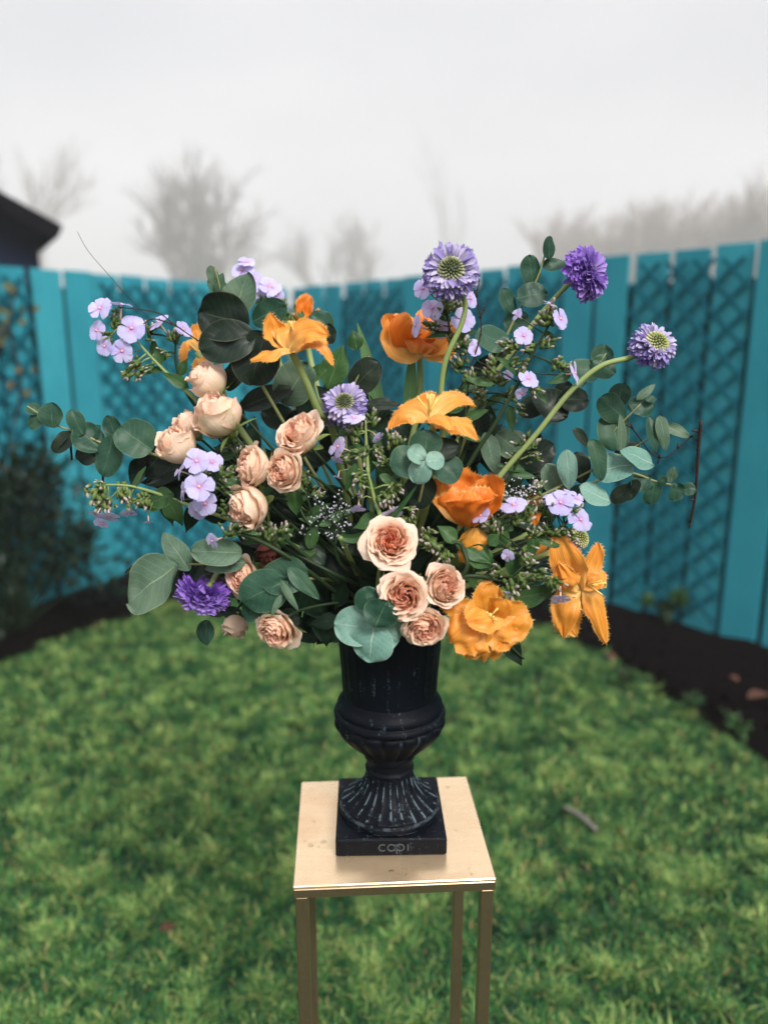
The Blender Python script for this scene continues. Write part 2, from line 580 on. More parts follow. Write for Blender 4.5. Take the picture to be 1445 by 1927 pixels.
M['phlox'] = phlox_mat()
M['phlox_eye'] = simple_noise_mat('phlox_eye', (0.62, 0.32, 0.38), (0.85, 0.62, 0.42), 200, 0.5)


def scab_mat():
    m, nt, out = mat_new('scabious_petal')
    u, v, t, vec = attr(nt)
    n1 = nz(nt, 160, 2, 0.6)
    col = ramp(nt, t, [(0.0, (0.095, 0.05, 0.36)), (0.5, (0.29, 0.225, 0.57)), (1.0, (0.66, 0.60, 0.76))])
    col = mixc(nt, mth(nt, 'MULTIPLY', n1, 0.4), col, (0.43, 0.36, 0.70))
    thin(nt, out, col, 0.5, 0.3, 0.25)
    return m


M['scab'] = scab_mat()
M['scab_violet'] = simple_noise_mat('violet_scabious_petal', (0.15, 0.035, 0.45), (0.38, 0.18, 0.74), 150, 0.5, trans=0.25, c3=(0.55, 0.42, 0.8), tintamt=0.5)
M['scab_eye'] = simple_noise_mat('scabious_eye', (0.07, 0.085, 0.03), (0.20, 0.22, 0.10), 300, 0.55, c3=(0.62, 0.62, 0.44), tintamt=1.0)
M['scab_eye_yellow'] = simple_noise_mat('yellow_scabious_eye', (0.25, 0.29, 0.08), (0.48, 0.50, 0.20), 300, 0.55, c3=(0.7, 0.68, 0.42), tintamt=1.0)
M['white_floret'] = simple_noise_mat('sea_lavender_floret', (0.62, 0.58, 0.72), (0.85, 0.84, 0.88), 300, 0.6, trans=0.2)


# ------------------------------------------------------------------ leaf outlines
def pr_round(v):
    return max(0.0, 1 - (2 * v - 1) ** 2) ** 0.5


def pr_ovate(v):
    return max(0.0, math.sin(PI * min(1, v) ** 0.8)) ** 0.72


def pr_lance(v):
    return max(0.0, math.sin(PI * v ** 0.72)) ** 1.1


def pr_tulip(v):
    return 0.22 + 0.78 * math.sin(PI * min(1.0, v * 0.88 + 0.02)) ** 0.8 if v < 0.999 else 0.42


def pr_blade(v):
    return min(1.0, 0.55 + v) * (1 - v ** 3) + 0.01


# ================================================================== THE SETTING
def struct(o):
    o['kind'] = 'structure'
    return o


# ground sheet out to the fog
m, nt, out = mat_new('turf_soil')
n1 = nz(nt, 6, 5, 0.6)
n2 = nz(nt, 60, 3, 0.6)
col = mixc(nt, n1, (0.010, 0.032, 0.010), (0.03, 0.065, 0.016))
col = mixc(nt, mth(nt, 'MULTIPLY', n2, 0.5), col, (0.03, 0.05, 0.012))
solid(nt, out, col, 0.95, spec=0.1, bump=n2, bstr=0.5, bdist=0.02)
M['turf'] = m
g = MB()
R = 240.0
nn = 24
for j in range(nn + 1):
    for i in range(nn + 1):
        g.vert((-R + 2 * R * i / nn, -R + 2 * R * j / nn, 0.0))
for j in range(nn):
    for i in range(nn):
        k = j * (nn + 1) + i
        g.f.append([k, k + 1, k + nn + 2, k + nn + 1])
struct(g.build('ground', M['turf']))

# fence lines on the ground
CORNER = Vector((-0.70, 5.96, 0))
LDIR = Vector((-0.51, -0.86, 0)).normalized()
RDIR = Vector((0.695, -0.718, 0)).normalized()

# beds of dark soil along both fences
m, nt, out = mat_new('bed_soil')
n1 = nz(nt, 14, 5, 0.65)
n2 = nz(nt, 90, 4, 0.7)
col = mixc(nt, n2, (0.002, 0.0015, 0.002), (0.012, 0.008, 0.008))
solid(nt, out, col, 1.0, spec=0.03, bump=mth(nt, 'ADD', n1, n2), bstr=1.0, bdist=0.03)
M['soil'] = m


def lawn_edge_right(t):     # t 0..1 from near to far, right-hand bed's lawn edge
    return bez([Vector((1.95, 0.6, 0)), Vector((1.38, 2.35, 0)), Vector((1.22, 3.1, 0)), Vector((0.9, 3.85, 0)), Vector((0.35, 4.35, 0)), Vector((-0.35, 4.7, 0))], t)


def lawn_edge_left(t):
    return bez([Vector((-2.6, 1.6, 0)), Vector((-2.1, 3.0, 0)), Vector((-1.5, 3.9, 0)), Vector((-0.9, 4.25, 0)), Vector((-0.35, 4.7, 0))], t)


def bed(name, edge, far_a, far_b):
    b = MB()
    n, k = 60, 10
    for i in range(n + 1):
        t = i / n
        e, f = edge(t), far_a.lerp(far_b, t)
        for j in range(k + 1):
            s = j / k
            p = e.lerp(f, s)
            h = 0.004 + 0.05 * min(1, s * 4) + (0.03 * noise.noise(p * 6) + 0.02 * noise.noise(p * 17)) * min(1, s * 6)
            b.vert((p.x, p.y, max(0.004, h)))
    for i in range(n):
        for j in range(k):
            q = i * (k + 1) + j
            b.f.append([q, q + 1, q + k + 2, q + k + 1])
    return struct(b.build(name, M['soil']))


bed('soil_bed', lawn_edge_right, CORNER + RDIR * 7.5, CORNER + Vector((0, 0.1, 0)))
bed('soil_bed', lawn_edge_left, CORNER + LDIR * 5.2, CORNER + Vector((0, 0.1, 0)))

# clods of earth on the beds
cl = MB()
for i in range(900):
    t, s = rng.random(), rng.random() ** 1.2
    if i % 3:
        p = lawn_edge_right(t).lerp((CORNER + RDIR * 7.5).lerp(CORNER, t), s * 0.8)
    else:
        p = lawn_edge_left(t).lerp((CORNER + LDIR * 5.2).lerp(CORNER, t), s * 0.8)
    cl.blob(p + Vector((0, 0, 0.045)), 0.008 + 0.022 * rng.random() ** 2, Vector((rng.normal(), rng.normal(), 0.4)), 1.3, 5, 3)
o = cl.build('soil_clods', M['soil'], smooth=False); o['kind'] = 'stuff'


# ------------------------------------------------------------------ grass
def poly_inside(x, y):
    """lawn only: left of the right-hand bed, right of the left-hand one"""
    xr = np.interp(y, [p.y for p in (lawn_edge_right(t / 40) for t in range(41))], [p.x for p in (lawn_edge_right(t / 40) for t in range(41))])
    xl = np.interp(y, [p.y for p in (lawn_edge_left(t / 40) for t in range(41))], [p.x for p in (lawn_edge_left(t / 40) for t in range(41))])
    wob = 0.05 * np.sin(x * 9 + y * 7) + 0.03 * np.sin(y * 23)
    return (x < xr + wob) & (x > xl + wob) & (y < 4.75)


def vnoise(x, y, s, seed):
    # isotropic value noise, s cells per metre / 3, two octaves
    r = np.random.default_rng(seed)
    tot = np.zeros_like(x)
    for o_ in range(2):
        G = r.normal(size=(256, 256))
        fq = s / 3.0 * (1.9 ** o_)
        a = 0.6 + 1.1 * o_
        fx = (x * math.cos(a) + y * math.sin(a)) * fq + 100; fy = (-x * math.sin(a) + y * math.cos(a)) * fq + 100
        ix, iy = np.floor(fx).astype(int), np.floor(fy).astype(int)
        tx, ty = fx - ix, fy - iy
        tx = tx * tx * (3 - 2 * tx); ty = ty * ty * (3 - 2 * ty)
        g_ = lambda i, j: G[(ix + i) % 256, (iy + j) % 256]
        tot += ((g_(0, 0) * (1 - tx) + g_(1, 0) * tx) * (1 - ty) + (g_(0, 1) * (1 - tx) + g_(1, 1) * tx) * ty) * (0.75 ** o_)
    return tot * 1.05


NB = 620000
u01 = rng.random(NB * 2)
gy = 1.05 * (4.8 / 1.05) ** u01                     # denser close by
gx = (rng.random(NB * 2) * 2 - 1) * (0.78 * gy + 0.40)
dens = vnoise(gx, gy, 37, 3)
keep = poly_inside(gx, gy) & (rng.random(NB * 2) < 0.75 + 0.22 * dens)
gx, gy = gx[keep][:NB], gy[keep][:NB]
nb = len(gx)
tuft = vnoise(gx, gy, 32, 5)
tuft2 = vnoise(gx, gy, 75, 9)
hgt = np.clip(0.025 + 0.004 * tuft + 0.004 * tuft2 + 0.008 * rng.normal(size=nb), 0.008, 0.06)
wid = (0.0011 + 0.0013 * rng.random(nb)) * (0.72 + 0.20 * gy)
ang = rng.random(nb) * 2 * PI
lean = (0.1 + 1.2 * rng.random(nb)) * hgt
la = ang
dx, dy = np.cos(la), np.sin(la)
sx, sy = -dy * wid, dx * wid
V = np.zeros((nb, 5, 3), dtype=np.float32)
V[:, 0] = np.stack([gx - sx, gy - sy, np.full(nb, -0.002)], 1)
V[:, 1] = np.stack([gx + sx, gy + sy, np.full(nb, -0.002)], 1)
mx_, my_ = gx + dx * lean * 0.35, gy + dy * lean * 0.35
V[:, 2] = np.stack([mx_ + sx * 0.9, my_ + sy * 0.9, hgt * 0.62], 1)
V[:, 3] = np.stack([mx_ - sx * 0.9, my_ - sy * 0.9, hgt * 0.62], 1)
V[:, 4] = np.stack([gx + dx * lean, gy + dy * lean, hgt * (1 - 0.25 * rng.random(nb))], 1)
me = bpy.data.meshes.new('grass')
me.vertices.add(nb * 5)
me.vertices.foreach_set('co', V.ravel())
base = np.arange(nb, dtype=np.int32)[:, None] * 5
loops = np.concatenate([base + np.array([[0, 1, 2, 3]]), base + np.array([[3, 2, 4]])], axis=1).astype(np.int32)
me.loops.add(nb * 7)
me.loops.foreach_set('vertex_index', loops.ravel())
me.polygons.add(nb * 2)
ls = np.stack([np.arange(nb) * 7, np.arange(nb) * 7 + 4], 1).astype(np.int32)
me.polygons.foreach_set('loop_start', ls.ravel())
me.update(calc_edges=True)
at = me.attributes.new('uvw', 'FLOAT_VECTOR', 'POINT')
tint = np.clip(0.44 + 0.09 * tuft + 0.16 * tuft2 + 0.28 * rng.normal(size=nb), 0, 1)
straw = (rng.random(nb) < 0.035)
A = np.zeros((nb, 5, 3), dtype=np.float32)
A[:, :, 2] = tint[:, None]
A[:, :, 0] = straw[:, None]
A[:, 2:4, 1] = 0.6; A[:, 4, 1] = 1.0
at.data.foreach_set('vector', A.ravel())
me.validate()
m, nt, out = mat_new('grass_blade')
u, v, t, vec = attr(nt)
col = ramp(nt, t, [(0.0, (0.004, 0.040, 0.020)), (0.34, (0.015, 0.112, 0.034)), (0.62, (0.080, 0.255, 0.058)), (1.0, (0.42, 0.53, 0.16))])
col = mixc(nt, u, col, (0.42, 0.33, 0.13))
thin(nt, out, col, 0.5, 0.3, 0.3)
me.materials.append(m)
go = bpy.data.objects.new('grass', me)
COL.objects.link(go)
go['kind'] = 'stuff'
go['label'] = 'short lawn grass with yellowish tufts around the stand'

# ------------------------------------------------------------------ fences
m, nt, out = mat_new('teal_paint')
tc = N(nt, 'ShaderNodeTexCoord')
mp = N(nt, 'ShaderNodeMapping'); mp.inputs['Scale'].default_value = (16, 16, 1.2)
nt.links.new(tc.outputs['Object'], mp.inputs['Vector'])
n1 = nz(nt, 5, 5, 0.6, mp.outputs['Vector'], 0.3)
n2 = nz(nt, 2.2, 4, 0.6)
oi = N(nt, 'ShaderNodeObjectInfo')
f_ = mth(nt, 'ADD', mth(nt, 'MULTIPLY', n1, 0.6), mth(nt, 'MULTIPLY', oi.outputs['Random'], 0.4))
col = mixc(nt, f_, (0.012, 0.19, 0.255), (0.050, 0.345, 0.42))
col = mixc(nt, mth(nt, 'MULTIPLY', mth(nt, 'SUBTRACT', n2, 0.45, clamp=True), 1.6), col, (0.010, 0.15, 0.21))
solid(nt, out, col, 0.75, spec=0.10, bump=n1, bstr=0.4, bdist=0.004)
M['teal'] = m
M['teal_dark'] = simple_noise_mat('dark_teal_lath', (0.002, 0.065, 0.098), (0.006, 0.13, 0.175), 12, 0.8, spec=0.08)
M['fence_back'] = simple_noise_mat('weathered_back_board', (0.002, 0.008, 0.014), (0.008, 0.018, 0.026), 8, 0.9, spec=0.05)


def fence(label, a, d, length, top_a, top_b, plain):
    """upright boards with narrow gaps, diagonal laths in front between the plain pairs"""
    t = thing('board_fence', label, 'fence', a)
    nrm = Vector((-d.y, d.x, 0))
    if nrm.dot(Vector((0, 0, 0)) - a) < 0:
        nrm = -nrm                                  # towards the lawn
    pitch, gap = 0.196, 0.026
    n = int(length / pitch)

    def top(s):
        return top_a + (top_b - top_a) * s / length
    X = Matrix(((d.x, nrm.x, 0, 0), (d.y, nrm.y, 0, 0), (0, 0, 1, 0), (0, 0, 0, 1)))
    runs, cur = [], []
    for i in range(n):
        s0 = i * pitch
        b = MB()
        h = top(s0) + random.uniform(-0.006, 0.006)
        Mx = Matrix.Translation(a + d * (s0 + pitch / 2)) @ X
        pl = plain(i)
        b.box((0, 0.022 if pl else 0.0, 0.03 + (h - 0.03) / 2), pitch - gap, 0.022, h - 0.03, Mx, bev=0.003)
        b.build('board', M['teal'], t, smooth=False)
        if pl:
            if cur:
                runs.append(cur)
            cur = []
        else:
            cur.append(i)
    if cur:
        runs.append(cur)
    # rails and backing behind the boards
    for z in (0.35, 1.05, 1.58):
        r = MB()
        r.box((length / 2, -0.045, z), length, 0.05, 0.09, Matrix.Translation(a) @ X)
        r.build('rail', M['fence_back'], t, smooth=False)
    k = 0
    s = 0.0
    while s < length - 0.05:
        w = min(0.9, length - s) - 0.006
        r = MB()
        r.box((s + w / 2, -0.085, 0.87), w, 0.018, 1.70, Matrix.Translation(a) @ X)
        r.build('back_board', M['fence_back'], t, smooth=False)
        s += 0.9
    # diagonal laths
    for run in runs:
        x0, x1 = run[0] * pitch + 0.01, (run[-1] + 1) * pitch - 0.01
        z0, z1 = 0.10, top(x0) - 0.05
        W, H = x1 - x0, z1 - z0
        step = 0.132
        for sg, off in ((1, 0.0225), (-1, 0.0335)):
            c = -H
            while c < W:
                # line x = c + (z - z0) for sg=1, mirrored for sg=-1
                lo, hi = max(0, -c), min(H, W - c)
                if hi - lo > 0.05:
                    xa, xb = c + lo, c + hi
                    if sg < 0:
                        xa, xb = W - xa, W - xb
                    A_ = Vector((x0 + xa, off, z0 + lo)); B_ = Vector((x0 + xb, off, z0 + hi))
                    dirv = (B_ - A_); L = dirv.length; dirv.normalize()
                    yv = Vector((0, 1, 0)); zv = dirv.cross(yv)
                    Mx = Matrix.Translation(a) @ X @ Matrix(((dirv.x, yv.x, zv.x, (A_.x + B_.x) / 2), (dirv.y, yv.y, zv.y, off), (dirv.z, yv.z, zv.z, (A_.z + B_.z) / 2), (0, 0, 0, 1)))
                    b = MB()
                    b.box((0, 0, 0), L, 0.010, 0.017, Mx)
                    b.build('slat', M['teal_dark'], t, smooth=False)
                c += step
    return t


ZT = CAM_Z
fence('teal board fence running from the dark shed towards the far garden corner', CORNER + LDIR * 0.03, LDIR, 5.2, ZT + 0.32, ZT + 0.33, lambda i: i in (3, 9, 10, 16, 17, 23, 24))
fence('tall teal board fence with crossed laths beside the bare soil bed', CORNER + RDIR * 0.03, RDIR, 6.4, ZT + 0.32, ZT + 0.45, lambda i: i in (1, 2, 6, 7, 12, 13, 17, 18, 22, 23, 27, 28))

# ------------------------------------------------------------------ shed beyond the left fence
M['shed'] = simple_noise_mat('navy_stained_board', (0.002, 0.006, 0.020), (0.005, 0.013, 0.036), 6, 0.7, spec=0.08)
M['shed_roof'] = simple_noise_mat('roof_felt', (0.002, 0.002, 0.005), (0.007, 0.006, 0.010), 25, 0.9, spec=0.05)
SY = 6.6
e = P(113, 404, SY)                 # tip of the eave
wx = P(52, 450, SY).x
t = thing('garden_shed', 'dark navy boarded shed with low pitched roof behind the teal fence', 'shed', (wx - 1.2, SY + 0.25, 0))
eave_z = P(76, 418, SY).z
SHM = Matrix.Translation((wx, SY + 0.2, 0)) @ Matrix.Rotation(math.radians(29), 4, 'Z') @ Matrix.Translation((-wx, -SY - 0.2, 0))
slope = 0.52
half = 1.35
z = 0.05
while z < eave_z + 0.02:
    b = MB(); b.box((wx - half, SY + 0.22, z + 0.065), 2 * half, 0.025, 0.124, SHM)
    b.box((wx - 0.0125, SY + 1.5, z + 0.065), 0.025, 2.5, 0.124, SHM)
    b.build('plank', M['shed'], t, smooth=False)
    z += 0.13
gp = MB()
tri = [(wx - 2 * half, eave_z - 0.3), (wx, eave_z - 0.3), (wx, eave_z), (wx - half, eave_z + half * slope), (wx - 2 * half, eave_z)]
ia = [gp.vert(SHM @ Vector((x, SY + 0.245, zz))) for x, zz in tri]
ib = [gp.vert(SHM @ Vector((x, SY + 0.275, zz))) for x, zz in tri]
gp.f.append(ia[::-1]); gp.f.append(ib)
for i in range(5):
    gp.f.append([ia[i], ia[(i + 1) % 5], ib[(i + 1) % 5], ib[i]])
gp.build('gable_panel', M['shed'], t, smooth=False)
while z < eave_z + half * slope - 0.05:
    hw = half - (z + 0.13 - eave_z) / slope
    if hw > 0.05:
        b = MB(); b.box((wx - half, SY + 0.22, z + 0.065), 2 * hw, 0.025, 0.124, SHM)
        b.build('plank', M['shed'], t, smooth=False)
    z += 0.13
for sg in (1, -1):
    r = MB()
    ov = 0.15
    L = (half + ov)
    ang = math.atan(slope)
    Mx = SHM @ Matrix.Translation((wx - half, SY + 1.4, eave_z + half * slope + 0.05)) @ Matrix.Rotation(sg * ang, 4, 'Y')
    r.box((sg * L / math.cos(ang) / 2, 0, 0), L / math.cos(ang), 2.85, 0.05, Mx, bev=0.01)
    ro = r.build('roof_panel', M['shed_roof'], t, smooth=False)
    f = MB()
    f.box((sg * L / math.cos(ang) / 2, -1.44, -0.05), L / math.cos(ang), 0.03, 0.14, Mx, bev=0.006)
    f.build('bargeboard', M['shed_roof'], ro, smooth=False)
    f = MB()
    f.box((sg * (L / math.cos(ang) + 0.012), 0, -0.03), 0.02, 2.85, 0.10, Mx, bev=0.004)
    f.build('fascia', M['shed_roof'], ro, smooth=False)

# ------------------------------------------------------------------ bare trees in the fog
M['bark'] = simple_noise_mat('wet_bark', (0.07, 0.062, 0.055), (0.14, 0.125, 0.11), 3, 0.9)
M['twigs'] = simple_noise_mat('bare_twigs', (0.10, 0.083, 0.078), (0.17, 0.145, 0.135), 2, 0.9)
M['twigs_brown'] = simple_noise_mat('brown_bare_twigs', (0.13, 0.095, 0.078), (0.21, 0.16, 0.13), 2, 0.9)
M['ivy'] = simple_noise_mat('grey_green_leaf', (0.02, 0.04, 0.018), (0.05, 0.075, 0.035), 5, 0.7, trans=0.1)


def bare_tree(label, x, Y, ytop, spread, trunks, levels, twigmat, seed, name='bare_tree', cat='tree', group=None, low=0.25, rad=None, upright=0.5):
    rnd = random.Random(seed)
    base = P(x, 700, Y); base.z = 0
    H = P(x, ytop, Y).z
    t = thing(name, label, cat, base, group)
    tr, cr = MB(), MB()

    def grow(p, d, L, r, lv):
        pts = [p]
        q = p.copy(); dd = d.copy()
        n = 4 if lv < 3 else 3
        for k in range(n):
            dd = (dd + Vector((rnd.gauss(0, .13), rnd.gauss(0, .13), rnd.gauss(0.06, .08) * upright * 2))).normalized()
            q = q + dd * (L / n)
            pts.append(q.copy())
        (tr if lv <= 1 else cr).tube(pts, lambda s: r * (1 - 0.45 * s), 6 if lv < 2 else 3, cap=False)
        if lv >= levels:
            return
        kids = rnd.choice((3, 3, 4)) if lv else rnd.choice((4, 5))
        for k in range(kids):
            f = rnd.uniform(0.35, 1.0) if k < kids - 1 else 1.0
            idx = min(n, max(1, round(f * n)))
            side = Vector((rnd.gauss(0, 1), rnd.gauss(0, 1), rnd.gauss(0.1, 0.4))).normalized()
            nd = (dd * (0.75 + 0.4 * upright) + side * spread * rnd.uniform(0.6, 1.2)).normalized()
            grow(pts[idx], nd, L * rnd.uniform(0.55, 0.8), max(r * 0.60, 0.012), lv + 1)
    for k in range(trunks):
        a = rnd.uniform(0, 2 * PI)
        d = Vector((math.cos(a) * 0.28 * (trunks > 1), math.sin(a) * 0.28 * (trunks > 1), 1)).normalized()
        grow(base + Vector((math.cos(a), math.sin(a), 0)) * 0.15 * (trunks > 1), d, H * 0.42, rad or H * 0.030, 0)
    # bring the crown to the height it has in the photograph
    zmax = max(max((v[2] for v in tr.v), default=0.1), max((v[2] for v in cr.v), default=0.1))
    k = H / zmax
    for mb in (tr, cr):
        mb.v = [(base.x + (v[0] - base.x) * k, base.y + (v[1] - base.y) * k, v[2] * k) for v in mb.v]
    tr.build('trunk', M['bark'], t)
    if cr.v:
        c = cr.build('crown', twigmat, t); c['kind'] = 'stuff'
    return t


bare_tree('wide bare many stemmed tree fading into the fog above the fence corner', 395, 150, 262, 0.72, 5, 4, M['twigs'], 4)
bare_tree('faint rounded tree almost lost in fog behind the low middle of fence', 655, 215, 372, 0.5, 3, 4, M['twigs'], 11)
bare_tree('faint tall bare tree in the fog above the shed roof', 28, 215, 215, 0.4, 2, 4, M['twigs'], 15)
bare_tree('small brownish bare tree in the fog between the two tall scabious heads', 1000, 190, 372, 0.5, 2, 4, M['twigs_brown'], 23)
bare_tree('very thin upright bare sapling rising faintly behind the tallest scabious', 845, 140, 195, 0.22, 1, 3, M['twigs'], 31, rad=0.16, upright=0.9)
hedge = [(1150, 165, 378, 'hedgerow shrub in fog at the low end of the row by violet scabious'), (1235, 158, 350, 'hedgerow shrub in fog, second of the row above the right fence'),
         (1315, 148, 328, 'tallest bare hedgerow shrub in fog above the right fence'), (1390, 150, 338, 'hedgerow shrub in fog just past the tallest one'),
         (1465, 146, 335, 'hedgerow shrub in fog cut by the photo edge'), (1070, 195, 400, 'lowest and palest hedgerow shrub in fog next to the small tree')]
for k, (x, Y, yt, lb) in enumerate(hedge):
    bare_tree(lb, x, Y, yt, 0.75, 6, 4, M['twigs_brown'], 40 + k, name='bare_shrub', cat='shrub', group='bare hedgerow shrubs in the fog')


# ------------------------------------------------------------------ garden shrubs and small plants
def leafy_shrub(label, base, r, h, n, mat, seed, leaf=0.03, name='leafy_shrub', cat='shrub', group=None):
    rnd = random.Random(seed)
    t = thing(name, label, cat, base, group)
    s, f = MB(), MB()
    base = Vector(base)
    clumps = []
    for k in range(max(5, n // 90)):
        a, q = rnd.uniform(0, 2 * PI), rnd.random() ** 0.5
        hh = h * rnd.uniform(0.25, 0.95)
        lim = r * (1 - 0.5 * (hh / h) ** 2)
        c = base + Vector((math.cos(a) * q * lim, math.sin(a) * q * lim, hh))
        clumps.append((c, r * rnd.uniform(0.14, 0.34)))
        s.tube(spline([base + Vector((0, 0, 0.01)), base.lerp(c, 0.5) + Vector((rnd.gauss(0, .03), rnd.gauss(0, .03), 0.05)), c], 3), lambda x: 0.008 * (1 - 0.7 * x), 4)
    for k in range(n):
        c, cr = rnd.choice(clumps)
        d = Vector((rnd.gauss(0, 1), rnd.gauss(0, 1), rnd.gauss(0, 0.8)))
        p = c + d * cr * 0.55
        if p.z < 0.02:
            p.z = 0.02 + rnd.random() * 0.05
        out_ = (p - base - Vector((0, 0, h * 0.4))).normalized()
        dr = (out_ + Vector((rnd.gauss(0, .5), rnd.gauss(0, .5), rnd.gauss(0, .5)))).normalized()
        L = leaf * rnd.uniform(0.6, 1.3)
        f.sheet([p, p + dr * L * 0.5 + Vector((0, 0, L * .12)), p + dr * L], L * 0.55, (Vector((0, 0, 1)) + out_ * 0.6).normalized(), pr_lance, cup=0.2, nu=2, nv=3, tint=rnd.random(), cosv=False)
    s.build('stem', M['stem_dark'], t)
    o = f.build('foliage', mat, t); o['kind'] = 'stuff'
    return t


leafy_shrub('dark evergreen shrub in front of the left part of the teal fence', (-1.82, 3.55, 0.02), 0.46, 0.90, 3600, M['leaf_dark'], 5, 0.05)
leafy_shrub('low dark shrub at the foot of fence behind the open tulip', (0.80, 4.2, 0.03), 0.33, 0.42, 1300, M['leaf_dark'], 6, 0.045)
leafy_shrub('small green plant with reddish tip in the soil bed under crossed laths', tuple(P(1252, 1200, 3.62).xy) + (0.05,), 0.10, 0.20, 180, M['leaf'], 8, 0.05, name='garden_plant', cat='plant')
leafy_shrub('dark low plant beside the left soil strip under the drooping violet head', (-1.15, 4.05, 0.03), 0.18, 0.16, 300, M['leaf_dark'], 9, 0.04, name='garden_plant', cat='plant')
for k, (x, y, lb) in enumerate([(1300, 1335, 'tiny green weed in the bare soil, nearest the brown leaf'), (1388, 1378, 'tiny green weed in the bare soil, closest to the lawn edge'), (1180, 1290, 'tiny green weed at the lawn edge below the open tulip')]):
    d = P(x, y, 1.0) - C0
    p = C0 + d * ((0.04 - CAM_Z) / d.z)
    leafy_shrub(lb, (p.x, p.y, 0.045), 0.035, 0.04, 34, M['leaf'], 60 + k, 0.034, name='weed', cat='plant', group='weeds in the soil bed')

# climber on the left fence: a few yellow and red leaves
t = thing('climbing_plant', 'sparse climber with yellowish leaves on the near end of left fence', 'plant', (-1.93, 4.0, 0.05))
s = MB(); f = MB()
rnd = random.Random(3)
stp = [P(30, 1000, 3.93), P(22, 850, 3.92), P(40, 720, 3.94), P(18, 620, 3.9), P(30, 545, 3.92)]
pts = spline(stp, 8)
s.tube(pts, 0.006, 5)
s.build('stem', M['twig'], t)
for k in range(20):
    p = rnd.choice(pts[8:]) + Vector((rnd.gauss(0, .05), rnd.gauss(0, .02) - 0.03, rnd.gauss(0, .05)))
    d = Vector((rnd.gauss(0, 1), -0.5, rnd.gauss(-0.3, 1))).normalized() * 0.045
    f.sheet([p, p + d * .5, p + d], 0.032, Vector((0.2, -1, 0.4)), pr_ovate, nu=2, nv=4, tint=rnd.random())
M['climber'] = simple_noise_mat('climber_leaf', (0.04, 0.08, 0.02), (0.13, 0.12, 0.03), 20, 0.6, trans=0.2, c3=(0.18, 0.04, 0.03), tintamt=0.5)
o = f.build('foliage', M['climber'], t); o['kind'] = 'stuff'

# things lying about: a grey stick on the grass, brown leaves and stones on the soil
M['dead'] = simple_noise_mat('dead_leaf', (0.05, 0.022, 0.014), (0.14, 0.06, 0.04), 30, 0.8, trans=0.1)
M['greywood'] = simple_noise_mat('grey_wood', (0.09, 0.08, 0.07), (0.20, 0.18, 0.16), 30, 0.85)


def ground_at(x, y, z=0.0):
    d = P(x, y, 1.0) - C0
    return C0 + d * ((z - CAM_Z) / d.z)


a_, b_ = ground_at(1060, 1518, 0.04), ground_at(1122, 1562, 0.045)
s = MB(); s.tube(spline([a_, a_.lerp(b_, .5) + Vector((0.004, 0, 0.006)), b_], 5), lambda x: 0.009 * (0.7 + 0.5 * x - 0.4 * x * x), 7)
tag(s.build('stick', M['greywood'], loc=a_), 'short pale grey stick lying on the grass beside the gold stand', 'stick')
for k, (x, y, L, lb) in enumerate([(1425, 1312, 0.085, 'reddish brown dead leaf on the dark soil, the largest one'), (1380, 1278, 0.05, 'small brown dead leaf on soil near the fence foot'),
                                   (1340, 1448, 0.045, 'small tan dead leaf at the edge of lawn and soil'), (316, 1748, 0.04, 'small dark brown dead leaf lying in the grass'), (1148, 1238, 0.07, 'pale dry seed head on the soil under the open tulip')]):
    p = ground_at(x, y, 0.06 if x > 1000 else 0.03)
    d = Vector((math.cos(k * 2.1), math.sin(k * 2.1) * 0.6, 0.15)) * L
    f = MB()
    f.sheet([p - d * .5, p + Vector((0, 0, L * .2)), p + d * .5], L * 0.55, Vector((0, -0.3, 1)), pr_ovate, cup=0.5, nu=4, nv=7, wave=0.08, seed=k)
    tag(f.build('fallen_leaf', M['dead'], loc=p), lb, 'leaf', 'dead leaves on the ground')


# ================================================================== GOLD STAND
m, nt, out = mat_new('brushed_brass')
tc = N(nt, 'ShaderNodeTexCoord')
mp = N(nt, 'ShaderNodeMapping'); mp.inputs['Scale'].default_value = (3, 26, 3)
nt.links.new(tc.outputs['Object'], mp.inputs['Vector'])
n1 = nz(nt, 6, 4, 0.6, mp.outputs['Vector'], 0.6)
n2 = nz(nt, 22, 3, 0.6)
n3 = nz(nt, 260, 2, 0.6)
col = mixc(nt, n1, (0.84, 0.60, 0.35), (0.95, 0.76, 0.52))
col = mixc(nt, mth(nt, 'MULTIPLY', mth(nt, 'GREATER_THAN', n3, 0.74), 0.15), col, (0.6, 0.42, 0.24))
n8 = nz(nt, 9, 5, 0.6)
rg = mth(nt, 'ADD', mth(nt, 'MULTIPLY', n2, 0.34), 0.10)
col = mixc(nt, mth(nt, 'MULTIPLY', mth(nt, 'SUBTRACT', n8, 0.45, clamp=True), 2.2, clamp=True), col, (0.72, 0.44, 0.24))
solid(nt, out, col, 0.32, 0.72, 0.5, bump=n3, bstr=0.06, bdist=0.001, roughsock=rg)
M['brass'] = m
m, nt, out = mat_new('brass_leg')  # darker copy of the plate's brass: mirrored grass put into the colour
n1 = nz(nt, 9, 4, 0.6)
n3 = nz(nt, 150, 3, 0.6)
col = mixc(nt, n1, (0.34, 0.24, 0.15), (0.52, 0.38, 0.25))
col = mixc(nt, mth(nt, 'MULTIPLY', n3, 0.3), col, (0.13, 0.09, 0.06))
solid(nt, out, col, 0.34, 0.9, 0.5, bump=n3, bstr=0.06, bdist=0.001)
M['brass_leg'] = m

